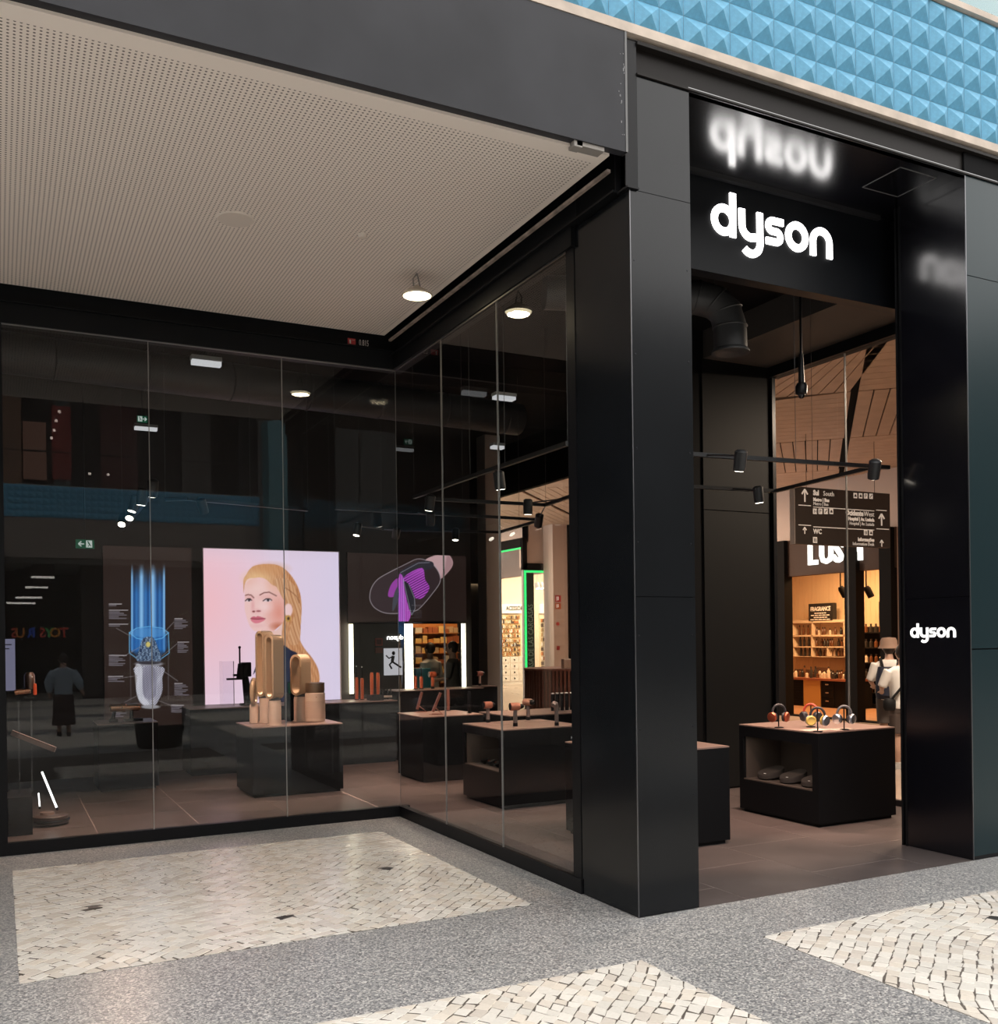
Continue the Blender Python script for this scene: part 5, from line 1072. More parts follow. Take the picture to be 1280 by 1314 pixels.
build('shell', MB().lathe([(.12, .008), (.165, .02), (.165, .09), (.15, .10), (.0, .102)], p, n=36), mat('robot_brown', (.055, .04, .036), .4), t); build('lid', MB().lathe([(.07, .10), (.065, .125), (.0, .128)], p + Vector((-.03, .02, 0)), n=24), mat('robot_lid', (.16, .11, .09), .3), t); build('base', MB().lathe([(.10, 0), (.12, .008)], p, n=24), BLK, t); build('bumper', MB().tube([p + Vector((.167 * math.cos(a), .167 * math.sin(a), .05)) for a in np.linspace(-2.6, .3, 16)], .012, 8), BLK, t)
dq = (p - CAM).dot(_f)
for k, (a0, a1, lab) in enumerate((((73, 1037), (54, 991), 'long glowing white light tube leaning over the robot vacuum'), ((51, 1036), (49.5, 1018), 'short glowing white light tube behind the robot vacuum'))):
    A = ond(*a0, dq + .12); B = ond(*a1, dq + .12 + .35); t = thing('light_tube', lab, 'lamp', A); build('tube', MB().tube([A, B], .011 - .004 * k, 8), emis('tube_white', (1, .97, .95), 3.0), t); build('socket', MB().tube([A + (A - B).normalized() * .02, A], .012, 8), BLK, t)
# ================================================================ LIGHTING TRACKS, DUCTS, SIGNS
TZ = 3.3; TRK = mat('track_black', (.012, .012, .013), .45); SPW = (1, .66, .50)
RAILS = []
def track(pts, lab, wires):
    P = [Vector(q) for q in pts]; c = sum(P, Vector()) / len(P)
    t = thing('light_track', lab, 'light track', c)
    for a, b in zip(P, P[1:]): build('rail', MB().obox(a, b, .035, .035), TRK, t); RAILS.append((a, b))
    for w_ in wires: build('wire', MB().tube([w_ + Vector((0, 0, .02)), Vector((w_.x, w_.y, 5.31))], .0022, 5), mat('wire_grey', (.06, .06, .06), .5), t)
z3 = lambda x, y: onz(x, y, TZ)
A = [Vector((1.0, 1.36, TZ)), z3(890, 583), z3(1140, 600)]; track(A, 'black light track running across above the entrance table', [A[0], A[1].lerp(A[2], .5)])
B = [Vector((1.6, 2.86, TZ)), z3(995, 630), z3(1125, 598)]; track(B, 'black bent light track above the headphone table', [B[0].lerp(B[1], .5), B[1].lerp(B[2], .4)])
Cc = [z3(531, 638), z3(603, 612), z3(728, 569)]; track(Cc, 'black light track running just inside the side glazing', [Cc[0], Cc[1], Cc[2], Cc[1].lerp(Cc[2], .4)])
Dd = [z3(545, 640), z3(700, 648), z3(740, 634)]; track(Dd, 'black bent light track above the dryer table', [Dd[0].lerp(Dd[1], .3), Dd[1]])
E1 = [z3(430, 652), z3(695, 667), z3(640, 683), z3(490, 679)]; track(E1, 'black zigzag light track above the straightener table', [E1[0], E1[1].lerp(E1[2], .5), E1[3]])
F1 = [z3(212, 641), z3(240, 640), z3(395, 654)]; track(F1, 'black light track above the fan table', [F1[0], F1[1].lerp(F1[2], .5), F1[2]])
G1 = [z3(157, 680), z3(192, 637)]; track(G1, 'black light track running back above the vacuum table', G1)
def spot(px, py, zc, tgt, e, lab, power=True, tilt=None, size=62):
    c = onz(px, py, zc); tg = Vector(tgt); d = (tg - c).normalized()
    t = thing('track_spotlight', lab, 'spotlight', c)
    build('head', MB().lathe([(.047, 0), (.05, -.03), (.05, -.15), (.03, -.165)], c, d, 16), TRK, t)
    build('lens', MB().lathe([(.040, .002), (.036, .004)], c, d, 16), emis('spot_lens', (1, .90, .76), 9.0), t)
    top = c - d * .12; best = None
    for a, b in RAILS:
        e_ = b - a; k = min(max((top - a).dot(e_) / e_.length_squared, 0), 1); n_ = a + e_ * k
        if best is None or (n_ - top).length < (best - top).length: best = n_
    build('stem', MB().tube([top, best], .008, 6), TRK, t)
    if power: lamp('spot_light', 'SPOT', c + d * .02, e * 3.0, SPW, t, spot_size=math.radians(size), spot_blend=.6, shadow_soft_size=.04, target=tg)
SPOTS = [(948, 604, 3.1, (2.0, 1.9, 0), 110, 'track spotlight over the entrance table'), (974, 645, 3.1, (3.4, 2.3, .9), 110, 'track spotlight on the bend above the headphone table'), (1120, 614, 3.1, (3.6, 1.7, .9), 100, 'track spotlight at the tip of the track by the jamb'),
         (677, 660, 3.12, (1.55, 4.3, .84), 110, 'track spotlight over the dryer table'), (642, 628, 3.12, (.9, 2.8, 0), 70, 'track spotlight behind the side glazing'), (550, 655, 3.12, (.2, 5.0, 0), 90, 'upper track spotlight near the glass corner'), (552, 674, 3.12, (1.3, 6.4, .82), 100, 'lower track spotlight near the glass corner'), (584, 693, 3.12, (1.6, 6.5, .82), 110, 'track spotlight over the straightener table'),
         (507, 690, 3.12, (1.2, 8.6, .9), 70, 'track spotlight lighting the low counter'), (457, 687, 3.12, (-.1, 6.5, .81), 110, 'track spotlight over the fan table'), (262, 658, 3.12, (-.8, 6.4, .81), 100, 'track spotlight aimed at the tower fans'), (690, 675, 3.12, (2.9, 7.5, 0), 80, 'track spotlight on the zigzag track by grey column')]
for s_ in SPOTS: spot(*s_)
for k, (px, py) in enumerate(((156, 673), (166, 665), (169, 656), (181, 648), (195, 637))):
    spot(px, py, 3.14, ((-2.9, 5.0, 1.2), (-2.8, 4.8, 1.4), (-3.2, 5.2, .2), (-2.6, 5.4, .4), (-2.4, 5.2, .8))[k], 55, ('first spotlight on the rear end of vacuum table track', 'second spotlight from the rear on vacuum table track', 'middle spotlight on the vacuum table track', 'fourth spotlight from the rear on vacuum table track', 'spotlight on the glass end of vacuum table track')[k], k != 1)
# duct
DU = mat('duct_grey', (.045, .045, .046), .5, .4)
q_ = [ond(x, y, 8.6) for x, y in ((820, 376), (893, 382), (916, 388), (930, 400), (936, 420), (937, 448))]
dt = thing('air_duct', 'dark round air duct bending down above the entrance', 'duct', (q_[5].x, q_[5].y, q_[5].z))
build('pipe', MB().tube([(.6, q_[1].y + .45, q_[1].z)] + q_[1:], .145, 20), DU, dt)
for k in range(1, 5):
    a = q_[k]; b = q_[k + 1]; d_ = (b - a).normalized(); build('rib', MB().lathe([(.15, -.008), (.155, 0), (.15, .008)], a, d_, 20), DU, dt)
build('diffuser', MB().lathe([(.15, 0), (.165, -.02), (.165, -.035), (.12, -.035), (.1, -.02)], q_[5] + Vector((0, 0, 0)), (0, 0, 1), 24), DU, dt)
build('strap', MB().tube([q_[2] + Vector((0, 0, .14)), (q_[2].x, q_[2].y, 5.31)], .006, 6), DU, dt)
d2 = thing('air_duct', 'long dark round air duct under the shop ceiling behind glazing', 'duct', (-1, 6.5, 4.7)); build('pipe', MB().tube([(-4.5, 6.2, 4.85), (2.9, 6.9, 4.85)], .22, 20), DU, d2)
for k in range(8): build('joint_ring', MB().lathe([(.225, -.012), (.232, 0), (.225, .012)], (-4 + k * .95, 6.247 + k * .09, 4.85), (1, .0946, 0), 20), DU, d2)
c = ond(1028, 500, 8.9); t = thing('ceiling_camera', 'black camera hanging from a rod above the headphone table', 'camera', c)
build('rod', MB().tube([c + Vector((0, 0, .28)), (c.x, c.y, 5.31)], .012, 8), BLK, t); build('neck', MB().lathe([(.03, .05), (.02, .32)], c, n=12), BLK, t); build('body', MB().lathe([(.03, -.05), (.05, -.04), (.055, .03), (.04, .06)], c, n=16), BLK, t); build('dome', MB().ball(c + Vector((0, 0, -.05)), .032, n=12, m=8), GLOSS, t)
# emergency lights, exit signs
def elight(px0, py0, px1, py1, d_, lab, es):
    a = ond(px0, py0, d_); b = ond(px1, py1, d_); m_ = (a + b) / 2; w_ = (b - a).length * .5; h = abs(a.z - b.z) / 2
    t = thing('emergency_light', lab, 'emergency light', m_); build('housing', MB().box(m_.x - w_, m_.x + w_, m_.y - .05, m_.y + .05, m_.z, m_.z + h, .005), mat('housing_grey', (.3, .3, .3), .5), t)
    build('diffuser', MB().box(m_.x - w_ * .95, m_.x + w_ * .95, m_.y - .045, m_.y + .045, m_.z - h, m_.z, .004), emis('pale_tube', (.75, .75, .78), es), t); build('hanger', MB().tube([m_ + Vector((0, 0, h)), (m_.x, m_.y, 5.31)], .006, 5), TRK, t)
elight(246, 458, 283, 469, 10.5, 'long emergency light high behind the back glazing', .8); elight(173, 545, 201, 552, 13, 'emergency light hanging under the green arrow sign', .8); elight(632, 505, 661, 513, 9.5, 'emergency light high behind the side glazing', .35); elight(630, 569, 646, 576, 11.5, 'lower emergency light behind the side glazing', .6)
def exit_sign(px0, py0, px1, py1, d_, sg, lab):
    a = ond(px0, py0, d_); b = ond(px1, py1, d_); y = a.y; x0, x1, z1, z0 = a.x, b.x, a.z, b.z; h = z1 - z0
    t = thing('exit_sign', lab, 'sign', ((x0 + x1) / 2, y, z0)); build('plate', box(x0, x1, y, y + .03, z0, z1), mat('exit_green', (.004, .05, .026), .4, emit=(.004, .07, .035), es=.7), t)
    W_ = emis('exit_white', (.8, .9, .85), .55); xa = x0 + (x1 - x0) * (.3 if sg < 0 else .72); zc = (z0 + z1) / 2; xm = x0 + (x1 - x0) * (.72 if sg < 0 else .28)
    build('arrow', MB().obox((xa - h * .3, y - .002, zc), (xa + h * .3, y - .002, zc), .003, h * .12, (0, 0, 1)).obox((xa + sg * h * .3, y - .002, zc), (xa, y - .002, zc + h * .28), .003, h * .12, (0, 0, 1)).obox((xa + sg * h * .3, y - .002, zc), (xa, y - .002, zc - h * .28), .003, h * .12, (0, 0, 1)), W_, t)
    build('door_mark', MB().box(xm - h * .32, xm + h * .32, y - .003, y, z0 + h * .1, z1 - h * .1), W_, t); build('runner_mark', MB().obox((xm - h * .1, y - .005, zc + h * .2), (xm + h * .05, y - .005, zc - h * .05), .003, h * .14, (0, 0, 1)).obox((xm + h * .05, y - .005, zc - h * .05), (xm - h * .12, y - .005, zc - h * .3), .003, h * .08, (0, 0, 1)).obox((xm + h * .05, y - .005, zc - h * .05), (xm + h * .2, y - .005, zc - h * .25), .003, h * .08, (0, 0, 1)).ball((xm - h * .12, y - .005, zc + h * .28), h * .07, .003, h * .07, 8, 6), mat('exit_green'), t)
    build('hanger', MB().tube([((x0 + x1) / 2, y + .015, z1), ((x0 + x1) / 2, y + .015, 5.31)], .006, 5), TRK, t)
exit_sign(97, 692, 122, 703, 11.2, -1, 'green exit sign with arrow pointing left above the shop floor'); exit_sign(176, 533, 190, 541, 12.9, 1, 'green exit sign with arrow pointing right high in the shop')
# recess ceiling fittings
L_ = Vector((-.478, 2.385, 4.65)); t = thing('pendant_lamp', 'round warm pendant lamp under the perforated ceiling', 'lamp', L_)
build('shade', MB().lathe([(.122, 0), (.128, .012), (.075, .05), (.04, .06), (.02, .085)], L_, n=28), mat('lamp_shade_cream', (.6, .52, .42), .5), t); build('bulb', MB().lathe([(.0, -.012), (.085, -.010), (.117, 0)], L_, n=28), emis('bulb_warm', (1, .86, .55), 6.0), t)
build('bracket', MB().tube([L_ + Vector((-.03, 0, .08)), L_ + Vector((-.035, 0, .14)), L_ + Vector((0, 0, .19))], .006, 6).tube([L_ + Vector((.03, 0, .07)), L_ + Vector((0, 0, .19))], .005, 6), mat('bracket_grey'), t); lamp('pendant_light', 'AREA', L_ + Vector((0, 0, -.02)), 5, (1, .82, .55), t, shape='DISK', size=.2)
q_ = onz(302, 281, 4.845); t = thing('ceiling_speaker', 'round cream speaker flush in the perforated ceiling', 'speaker', (q_.x, q_.y, 4.838)); build('grille', MB().lathe([(.0, -.006), (.125, -.006), (.135, .004)], (q_.x, q_.y, 4.842), n=36), mat('speaker_cream', (.66, .59, .52), .7), t)
q_ = onz(465, 301, 4.845); t = thing('smoke_detector', 'tiny cream smoke detector on the perforated ceiling', 'detector', (q_.x, q_.y, 4.82)); build('body', MB().lathe([(.0, -.03), (.03, -.026), (.036, 0)], (q_.x, q_.y, 4.845), n=20), mat('speaker_cream'), t)
r = ry(448, 436, 458, 446, D - .031); t = thing('beam_plate', 'small red plate with white number on the black beam', 'sign', ((r[0] + r[1]) / 2, D - .03, r[2])); zb_ = max(r[2], 4.72)
build('plate', box(r[0], r[1], D + .012, D + .02, r[2] + .03, r[3] + .03), mat('plate_red', (.55, .05, .05), .5), t); build('mark', MB().box(r[0] + .015, r[0] + .03, D + .008, D + .012, r[2] + .045, r[3] + .015).box(r[0] + .04, r[1] - .01, D + .008, D + .012, r[2] + .08, r[3] + .015), mat('plate_white', (.7, .66, .62), .5), t)
qn = ony(460.5, 446, D + .012); build('number', textmb('0.815', .085, (qn.x, D + .012, r[2] + .04), XP, ZP, .003, sx=.55), mat('plate_white'), t)

# ================================================================ ACROSS THE ATRIUM (seen mirrored in the glazing)
OY = -19.8
DK = mat('far_dark', (.035, .026, .024), .7); SOF = mat('soffit_taupe', (.20, .17, .15), .7)
ow = sthing('wall_opposite', (0, OY, 0), 'opposite mall facade with blue tile band'); xe = mir(ony(333, 650, 2 * GY - OY)).x
build('soffit_band', MB().box(-26, xe, OY - .3, OY, 4.45, 5.66), SOF, ow)
build('slab', MB().box(-26, 26, OY - 6, OY - .3, 4.3, 5.0).box(-26, xe, OY - .3, OY - .02, 5.66, 6.7), mat('slab_grey'), ow)
bb = MB()
for k in range(int((xe + 12) / TS)):
    for r_i in range(5): pyr(bb, xe - (k + 1) * TS, 5.69 + r_i * TS, y=OY, sgn=1)
e_ = build('pyramid_tiles', bb, BLUE, ow); e_['kind'] = 'stuff'
build('side_wall', MB().box(xe, 26, OY - .2, OY, 0, 11.5), mat('far_grey_wall', (.12, .115, .11), .7), ow)
build('teal_column', MB().box(xe + .1, xe + 1.2, OY, OY + .9, 0, 9.2), mat('teal_cladding', (.10, .24, .28), .4), ow)
build('back_wall', MB().box(-26, xe, OY - 6.2, OY - 6, 0, 4.4).box(-26, 26, OY - 3.2, OY - 3, 6.7, 12).box(-26, 26, OY - 3.2, OY + .5, 11.6, 12), DK, ow)
build('shop_front', MB().box(-26, -5.8, OY - 1.2, OY - 1, 0, 4.3).box(-1.2, xe, OY - 1.2, OY - 1, 0, 4.3), DK, ow)
for x in (-7.5, -3.9, .9): build('pier', box(x - .25, x + .25, OY - .6, OY - .1, 0, 4.45), mat('pier_brown', (.06, .045, .04), .6), ow)
for x, w_, cl in ((-3.3, .9, (.25, .14, .09)), (-1.6, .5, (.10, .12, .12)), (.2, 1.2, (.12, .04, .035)), (2.8, 1.0, (.15, .13, .12)), (5, 1.4, (.08, .08, .085))):
    build('upper_shop_panel', box(x - w_ / 2, x + w_ / 2, OY - 3.0, OY - 2.9, 6.7, 10.4), mat('upper_%d' % int(x * 10), cl, .6), ow)
vy = 2 * GY - (OY - 2.85)
r = ry(29, 540, 60, 616, vy); build('upper_lit_window', box(r[0], r[1], OY - 2.9, OY - 2.85, r[2], r[3]), emis('upper_window_glow', (.55, .27, .18), .9), ow)
r = ry(66, 520, 92, 616, vy); build('upper_red_wall', box(r[0], r[1], OY - 2.9, OY - 2.86, r[2], r[3]), mat('upper_red', (.30, .05, .04), .6), ow)
for k, (px, py) in enumerate(((76, 528), (72, 540), (69.5, 552), (66, 562), (115, 608), (139, 609))):
    q_ = mir(ony(px, py, vy - .2)); build('upper_downlight', MB().ball(q_, .05, n=8, m=6), emis('upper_downlight', (1, .85, .75), 7), ow)
build('handrail', MB().tube([(-26, OY - .1, 7.75), (xe, OY - .1, 7.75)], .03, 8), DK, ow)
for k, (px, py, w_) in enumerate(((55, 742, .66), (47, 755, .66), (37, 768, .8), (27, 775, .9))):
    q_ = mir(ony(px, py, 2 * GY + 20.6 + k * 1.2)); q_.z -= 0; t = thing('linear_light', 'thin white ceiling light strip in the shop across the atrium', 'lamp', (q_.x, q_.y, q_.z), 'ceiling strips across the atrium'); build('strip', box(q_.x - w_ / 2, q_.x + w_ / 2, q_.y - .06, q_.y + .06, q_.z, q_.z + .06), emis('far_strip', (1, .93, .85), 6), t); build('housing', box(q_.x - w_ / 2, q_.x + w_ / 2, q_.y - .08, q_.y + .08, q_.z + .06, 4.30), DK, t)
ts = thing('toy_shop_sign', 'colourful toy shop letters on the far shop window', 'sign', (-3, OY - .95, 2.0))
xs0 = mir(ony(90, 810, 2 * GY - OY)).x; xs1 = mir(ony(16, 810, 2 * GY - OY)).x
for k, (ch, cl) in enumerate(zip('TOYSRUS', ((.9, .08, .05), (.95, .35, .03), (.1, .6, .15), (.9, .1, .06), (.06, .15, .8), (.9, .3, .05), (.8, .1, .06)))):
    x = xs0 + (xs1 - xs0) * (k + (.35 if k > 3 else 0) + (.35 if k > 4 else 0)) / 7.4
    build('letter', textmb(ch, .42, (x, OY - .96, 2.0), (-1, 0, 0), ZP, .03, sx=.95, bold=.012), emis('toy_%d' % k, cl, .9), ts)
struct('wall_atrium', MB().box(-26.2, -26, -30, 5, 0, 12), mat('far_grey_wall'), 'left end wall of the atrium'); struct('wall_atrium', MB().box(26, 26.2, -30, 5, 0, 12), mat('far_grey_wall'), 'right end wall of the atrium')
struct('wall_atrium', MB().box(-26, 26, -30.2, -30, 0, 12), DK, 'rear wall of the atrium')
# potted palm beside the camera
pc = Vector((-1.17, -4.15, 0)); t = thing('potted_palm', 'tall palm in a large dark round planter', 'potted plant', pc); build('planter', MB().lathe([(.33, 0), (.36, .03), (.44, .66), (.41, .67), (.40, .6)], pc, n=32), mat('planter_dark', (.02, .018, .017), .5), t)
build('soil', MB().lathe([(.0, .60), (.40, .60)], pc, n=24), mat('soil', (.05, .035, .025), .9), t); LEAF = mat('palm_leaf', (.10, .15, .06), .5, noise=.3, nscale=6)
rl = random.Random(11)
for k in range(15):
    az = math.radians(rl.uniform(185, 355)); rch = rl.uniform(.35, .75); 
    if math.cos(az) < -.4: rch = min(rch, .5)
    h0 = rl.uniform(1.6, 2.5); pts = []
    for i in range(9):
        s_ = i / 8; pts.append(pc + Vector((math.cos(az) * rch * s_ ** 1.6, math.sin(az) * rch * s_ ** 1.6, .6 + (h0 - .6) * min(1, s_ * 1.5) - max(0, s_ - .7) * 1.3)))
    m_ = MB().tube(pts, [.013 - .009 * i / 8 for i in range(9)], 5); side = Vector((-math.sin(az), math.cos(az), 0))
    for i in range(3, 9):
        for f_ in (0, .5):
            if i == 8 and f_: continue
            b = pts[i].lerp(pts[min(i + 1, 8)], f_); d_ = (pts[min(i + 1, 8)] - pts[i - 1]).normalized()
            for s_ in (-1, 1):
                e = b + side * s_ * .17 + d_ * .14 - Vector((0, 0, .07)); e.y = min(e.y, pc.y + .2); mm = b.lerp(e, .5) + Vector((0, 0, .012)); wv = d_ * .013; m_.add([b, mm - wv, e, mm + wv, mm - Vector((0, 0, .004))], [(0, 1, 2, 3), (0, 3, 4), (3, 2, 4), (2, 1, 4), (1, 0, 4)])
    build('frond', m_, LEAF, t, smooth=False)

# ================================================================ PEOPLE
SKIN = mat('skin', (.50, .31, .23), .5)
def etorso(mb, L, rings, n=18):
    vs = []; fs = []; mb.sm = True
    for cx, cy, z, rx_, ry_ in rings:
        for k in range(n): a = 2 * math.pi * k / n; vs.append(L(cx + rx_ * math.cos(a), cy + ry_ * math.sin(a), z))
    for i in range(len(rings) - 1):
        for k in range(n): fs.append((i * n + k, i * n + (k + 1) % n, (i + 1) * n + (k + 1) % n, (i + 1) * n + k))
    fs.append(tuple(range(n - 1, -1, -1))); fs.append(tuple((len(rings) - 1) * n + k for k in range(n))); mb.add(vs, fs)
def remesh(ob, vox):
    m_ = ob.modifiers.new('union', 'REMESH'); m_.mode = 'VOXEL'; m_.voxel_size = vox; m_.use_smooth_shade = True
    s_ = ob.modifiers.new('soften', 'SMOOTH'); s_.factor = .5; s_.iterations = 4
def person(label, loc, rz, H, top, bottom, hair, arms, skirt=False, hat=None, sleeve=.5, shorts=False, stride=.0, hair_long=False, shoe=(.05, .04, .04), puff=1.0):
    loc = Vector(loc); c, s_ = math.cos(rz), math.sin(rz); L = lambda x, y, z: Vector((loc.x + (x * c - y * s_) * H, loc.y + (x * s_ + y * c) * H, loc.z + z * H))
    t = thing('person', label, 'person', loc); B = MB()
    etorso(B, L, [(0, 0, .47, .07, .055), (0, 0, .52, .095, .068), (0, 0, .60, .078, .056), (0, .004, .70, .095, .064), (0, 0, .78, .105, .058), (0, -.002, .815, .07, .045), (0, 0, .835, .034, .034)])
    B.tube([L(0, -.004, .82), L(0, .004, .87)], .034 * H, 12)
    hc = L(0, .012, .930)
    hm = MB(); hm.ball((0, 0, 0), .046 * H, .056 * H, .068 * H, 18, 14); B.add([Vector(v) * 1 + Vector((0, 0, 0)) for v in [(hc.x + v[0] * c - v[1] * s_, hc.y + v[0] * s_ + v[1] * c, hc.z + v[2]) for v in hm.v]], hm.f)
    B.tube([L(0, .058, .935), L(0, .076, .915), L(0, .06, .908)], [.008 * H, .011 * H, .008 * H], 8)
    for k in (-1, 1): B.ball(L(k * .047, .005, .925), .010 * H, .012 * H, .018 * H, 8, 6)
    feet = {}
    for k in (-1, 1):
        dy = stride * k; B.tube([L(k * .048, 0, .50), L(k * .05, dy * .5 + .008, .285), L(k * .05, dy - .012, .15), L(k * .05, dy, .04)], [.056 * H, .036 * H, .031 * H, .021 * H], 12); B.tube([L(k * .05, dy - .02, .022), L(k * .055, dy + .09, .016)], [.024 * H, .019 * H], 10); feet[k] = dy
        el, wr = arms[0 if k < 0 else 1]; sh = (k * .108, -.002, .795); B.tube([L(*sh), L(*el), L(*wr)], [.030 * H, .023 * H, .016 * H], 10)
        wv = Vector(wr); dv = (wv - Vector(el)).normalized(); pm_ = wv + dv * .035; B.tube([L(*wv), L(*pm_)], [.017 * H, .022 * H], 10)
        sd = Vector((-dv.y, dv.x, 0)); sd = sd.normalized() if sd.length > .05 else Vector((0, 1, 0))
        for i, ln_ in enumerate((.038, .045, .042, .034)):
            f0 = pm_ + sd * (.0075 * (i - 1.5)) * 1.3; f1 = f0 + dv * ln_ * .55; f2 = f0 + dv * ln_ - sd.cross(dv) * .010; B.tube([L(*f0), L(*f1), L(*f2)], .0048 * H, 6)
        th = wv + dv * .012 + sd * .016; B.tube([L(*th), L(*(th + sd * .012 + dv * .018)), L(*(th + sd * .014 + dv * .034))], .0052 * H, 6)
    b_ = build('body', B, SKIN, t); remesh(b_, .009)
    S = MB(); etorso(S, L, [(0, 0, .485, .108, .080), (0, 0, .56, .100, .074), (0, .002, .66, .103, .074), (0, .004, .74, .112, .073), (0, 0, .80, .112, .062), (0, -.002, .828, .062, .05)])
    for k in (-1, 1):
        el, wr = arms[0 if k < 0 else 1]; sh = Vector((k * .105, -.002, .795)); e = Vector(el); w_ = Vector(wr); pts = [sh, sh.lerp(e, .5), e] if sleeve > .4 else [sh, sh.lerp(e, .6)]; rr = [.041, .040 * puff, .038 * puff]
        if sleeve > .9: pts.append(e.lerp(w_, .85)); rr = [.042, .042 * puff, .046 * puff, .034]
        S.tube([L(*p_) for p_ in pts], [x * H for x in rr[:len(pts)]], 12)
    o = build('shirt', S, top, t); remesh(o, .012)
    P_ = MB()
    if skirt: etorso(P_, L, [(0, 0, .14, .135, .11), (0, 0, .30, .125, .10), (0, 0, .48, .112, .083), (0, 0, .60, .085, .064)])
    else:
        etorso(P_, L, [(0, 0, .45, .10, .074), (0, 0, .52, .103, .075), (0, 0, .58, .09, .066)])
        for k in (-1, 1):
            pts = [(k * .048, 0, .50), (k * .052, feet[k] * .5 + .006, .285)]; rr = [.064, .052]
            if not shorts: pts.append((k * .051, feet[k] - .004, .06)); rr.append(.038)
            P_.tube([L(*p_) for p_ in pts], [x * H for x in rr], 12)
    o = build('skirt' if skirt else 'trousers', P_, bottom, t); remesh(o, .012)
    for k in (-1, 1):
        build('shoe', MB().tube([L(k * .05, feet[k] - .035, .022), L(k * .051, feet[k] + .03, .024), L(k * .056, feet[k] + .10, .018)], [.026 * H, .027 * H, .021 * H], 12).tube([L(k * .05, feet[k] - .01, .02), L(k * .05, feet[k] - .012, .055)], [.027 * H, .025 * H], 12), mat('shoe_%d' % int(shoe[0] * 100), shoe, .6), t)
        build('eye', MB().ball(L(k * .018, .064, .936), .007 * H, n=8, m=6), mat('eye_dark', (.03, .02, .02), .3), t)
    build('mouth', MB().tube([L(-.015, .062, .893), L(0, .066, .892), L(.015, .062, .893)], .0028 * H, 6), mat('lips', (.35, .12, .10), .5), t)
    if hair:
        hm = MB(); hm.ball((0, -.012 * H, .0 if hat else .012 * H), (.050 if hat else .052) * H, .056 * H, (.062 if hat else .066) * H, 18, 12); Hh = MB(); Hh.sm = True; Hh.add([(hc.x + v[0] * c - v[1] * s_, hc.y + v[0] * s_ + v[1] * c, hc.z + v[2]) for v in hm.v], hm.f)
        if hair_long: Hh.tube([L(0, -.03, .93), L(0, -.045, .85), L(0, -.05, .78)], [.05 * H, .05 * H, .03 * H], 12)
        build('hair', Hh, hair, t)
    if hat:
        build('hat', MB().lathe([(.088 * H, -.012 * H), (.070 * H, .018 * H), (.068 * H, .055 * H), (.055 * H, .078 * H), (.0, .084 * H)], hc + Vector((0, 0, .006 * H)), (0, 0, 1), 24), hat, t)
    return t, L
DOWN = [((-.135, -.01, .63), (-.125, .03, .49)), ((.135, -.01, .63), (.125, .03, .49))]
WT = mat('white_cotton', (.84, .80, .76), .8); HAIRD = mat('hair_dark', (.025, .017, .013), .5)
g1 = ond(1141, 900, 14.2); g1.z = 0
pt1, L1 = person('person in white shirt and beige bucket hat standing beyond the glass', g1, -.75, 1.70, WT, mat('grey_shorts', (.10, .085, .08), .8), HAIRD, [((-.15, .02, .65), (-.12, .12, .60)), ((.15, 0, .64), (.13, .06, .52))], hat=mat('bucket_hat', (.30, .19, .14), .8), shorts=True)
bp_ = thing('backpack', 'navy backpack worn by the person in the bucket hat', 'backpack', L1(-.05, -.10, .50)); NV = mat('navy_nylon', (.012, .016, .035), .6)
m_ = MB(); etorso(m_, L1, [(-.03, -.115, .50, .085, .05), (-.03, -.12, .55, .095, .055), (-.03, -.12, .68, .09, .05), (-.03, -.105, .77, .07, .035)]); build('bag', m_, NV, bp_); m_ = MB(); etorso(m_, L1, [(-.03, -.175, .53, .06, .02), (-.03, -.175, .63, .06, .02)]); build('pocket', m_, NV, bp_)
for k in (-1, 1): build('strap', MB().tube([L1(k * .06, -.08, .77), L1(k * .07, -.02, .835), L1(k * .075, .065, .77), L1(k * .085, .06, .66), L1(k * .08, -.06, .58)], .012 * 1.7, 6), BLKM, bp_)
g2 = ond(1158, 900, 12.9); g2.z = 0
pt2, L2 = person('person in loose white shirt with crossbody bag half hidden by the jamb', g2, -.6, 1.64, mat('white_shirt', (.86, .83, .80), .8), mat('brown_shorts', (.08, .06, .055), .8), HAIRD, [((-.155, .02, .66), (-.13, .13, .62)), ((.155, 0, .64), (.13, .05, .5))], shorts=True, shoe=(.5, .48, .46))
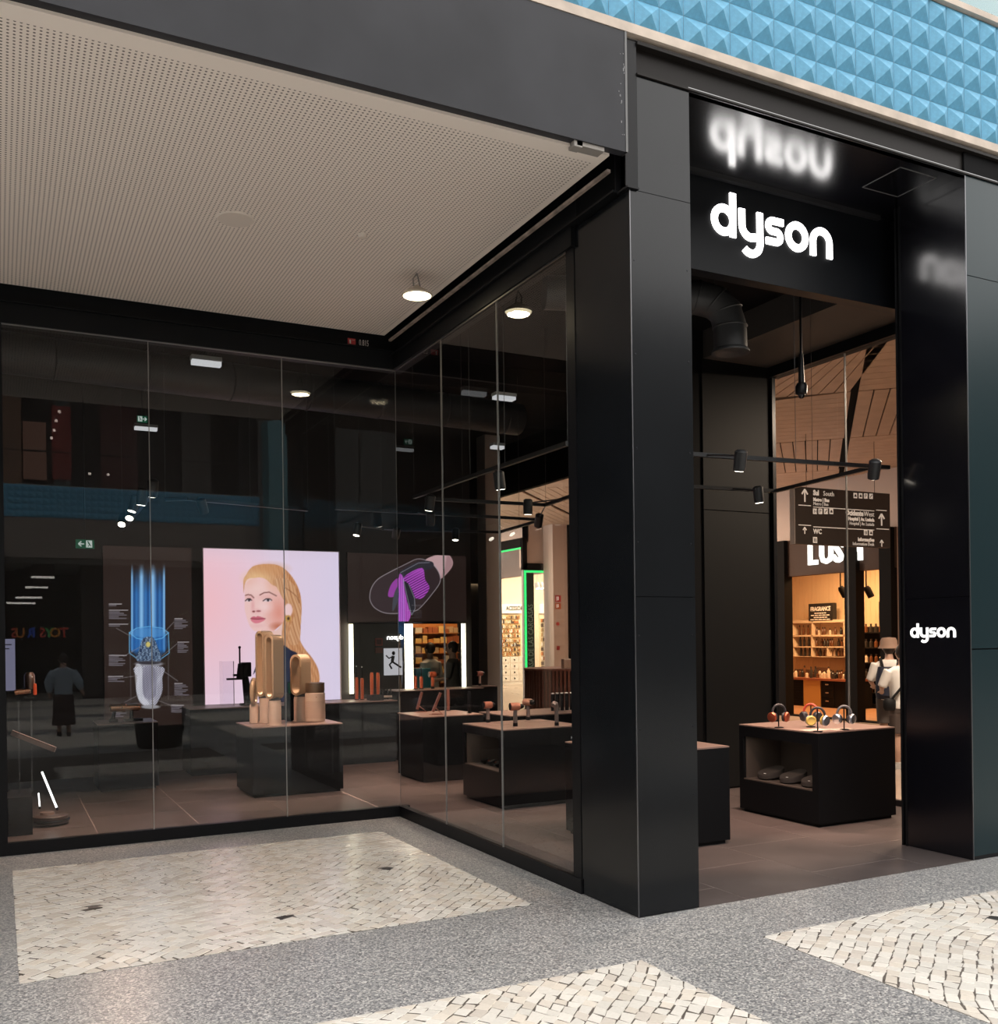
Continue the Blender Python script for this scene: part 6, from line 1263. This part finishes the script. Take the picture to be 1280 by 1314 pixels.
cb = thing('crossbody_bag', 'small black bag hanging at the hip of the half hidden person', 'bag', L2(-.13, -.03, .48)); m_ = MB(); etorso(m_, L2, [(-.12, -.06, .475, .035, .025), (-.12, -.062, .50, .05, .034), (-.12, -.062, .55, .05, .03), (-.12, -.06, .57, .035, .02)]); build('pouch', m_, BLKM, cb)
build('strap', MB().tube([L2(-.10, -.07, .57), L2(0, -.088, .70), L2(.075, -.05, .825), L2(.08, .03, .83)], .011 * 1.64, 6), BLKM, cb)
person('person in pale blue blouse and long dark skirt walking across the mall', (-2.50, -7.19, 0), math.pi, 1.60, mat('pale_blue_blouse', (.34, .42, .50), .8), mat('long_dark_skirt', (.035, .016, .016), .8), HAIRD, [((-.165, -.02, .66), (-.20, .02, .55)), ((.16, .0, .65), (.15, .05, .52))], skirt=True, sleeve=1.0, stride=.03, hair_long=False, puff=1.25)
g3 = ony(552, 850, 11.3); person('reflected person in white clothes, built beside the stand-in shelving', (g3.x, 11.3, 0), .4, 1.72, mat('white_shirt'), mat('cream_trousers', (.6, .52, .44), .8), HAIRD, DOWN)  # people from the mirror's reflection, built as figures in the stand-in room
g4 = ony(581, 850, 10.35); person('reflected person in grey shirt, built in front of the stand-in shelving', (g4.x, 10.35, 0), .9, 1.74, mat('grey_shirt', (.13, .115, .105), .8), mat('grey_shirt'), HAIRD, [((-.14, .03, .64), (-.10, .14, .62)), ((.14, 0, .63), (.13, .06, .5))])
# unseen panels added under the corridor ceiling to light it and the people
for k, (x, y, e) in enumerate(((6.5, 1.9, 520), (8.6, 12.5, 420), (7.6, 20.5, 300))):
    t = thing('corridor_fill_light', ('unseen square fill light added near the corridor end wall', 'unseen square fill light added before the soap shop', 'unseen square fill light added before the corner shop', 'unseen square fill light added at the far corridor end')[k], 'lamp', (x, y, 4.93)); build('panel', box(x - .5, x + .5, y - .5, y + .5, 4.96, 4.99), emis('corridor_fill_panel', (1, .80, .62), 2.0), t); lamp('corridor_fill', 'AREA', (x, y, 4.94), e, (1, .78, .60), t, shape='SQUARE', size=1.0)
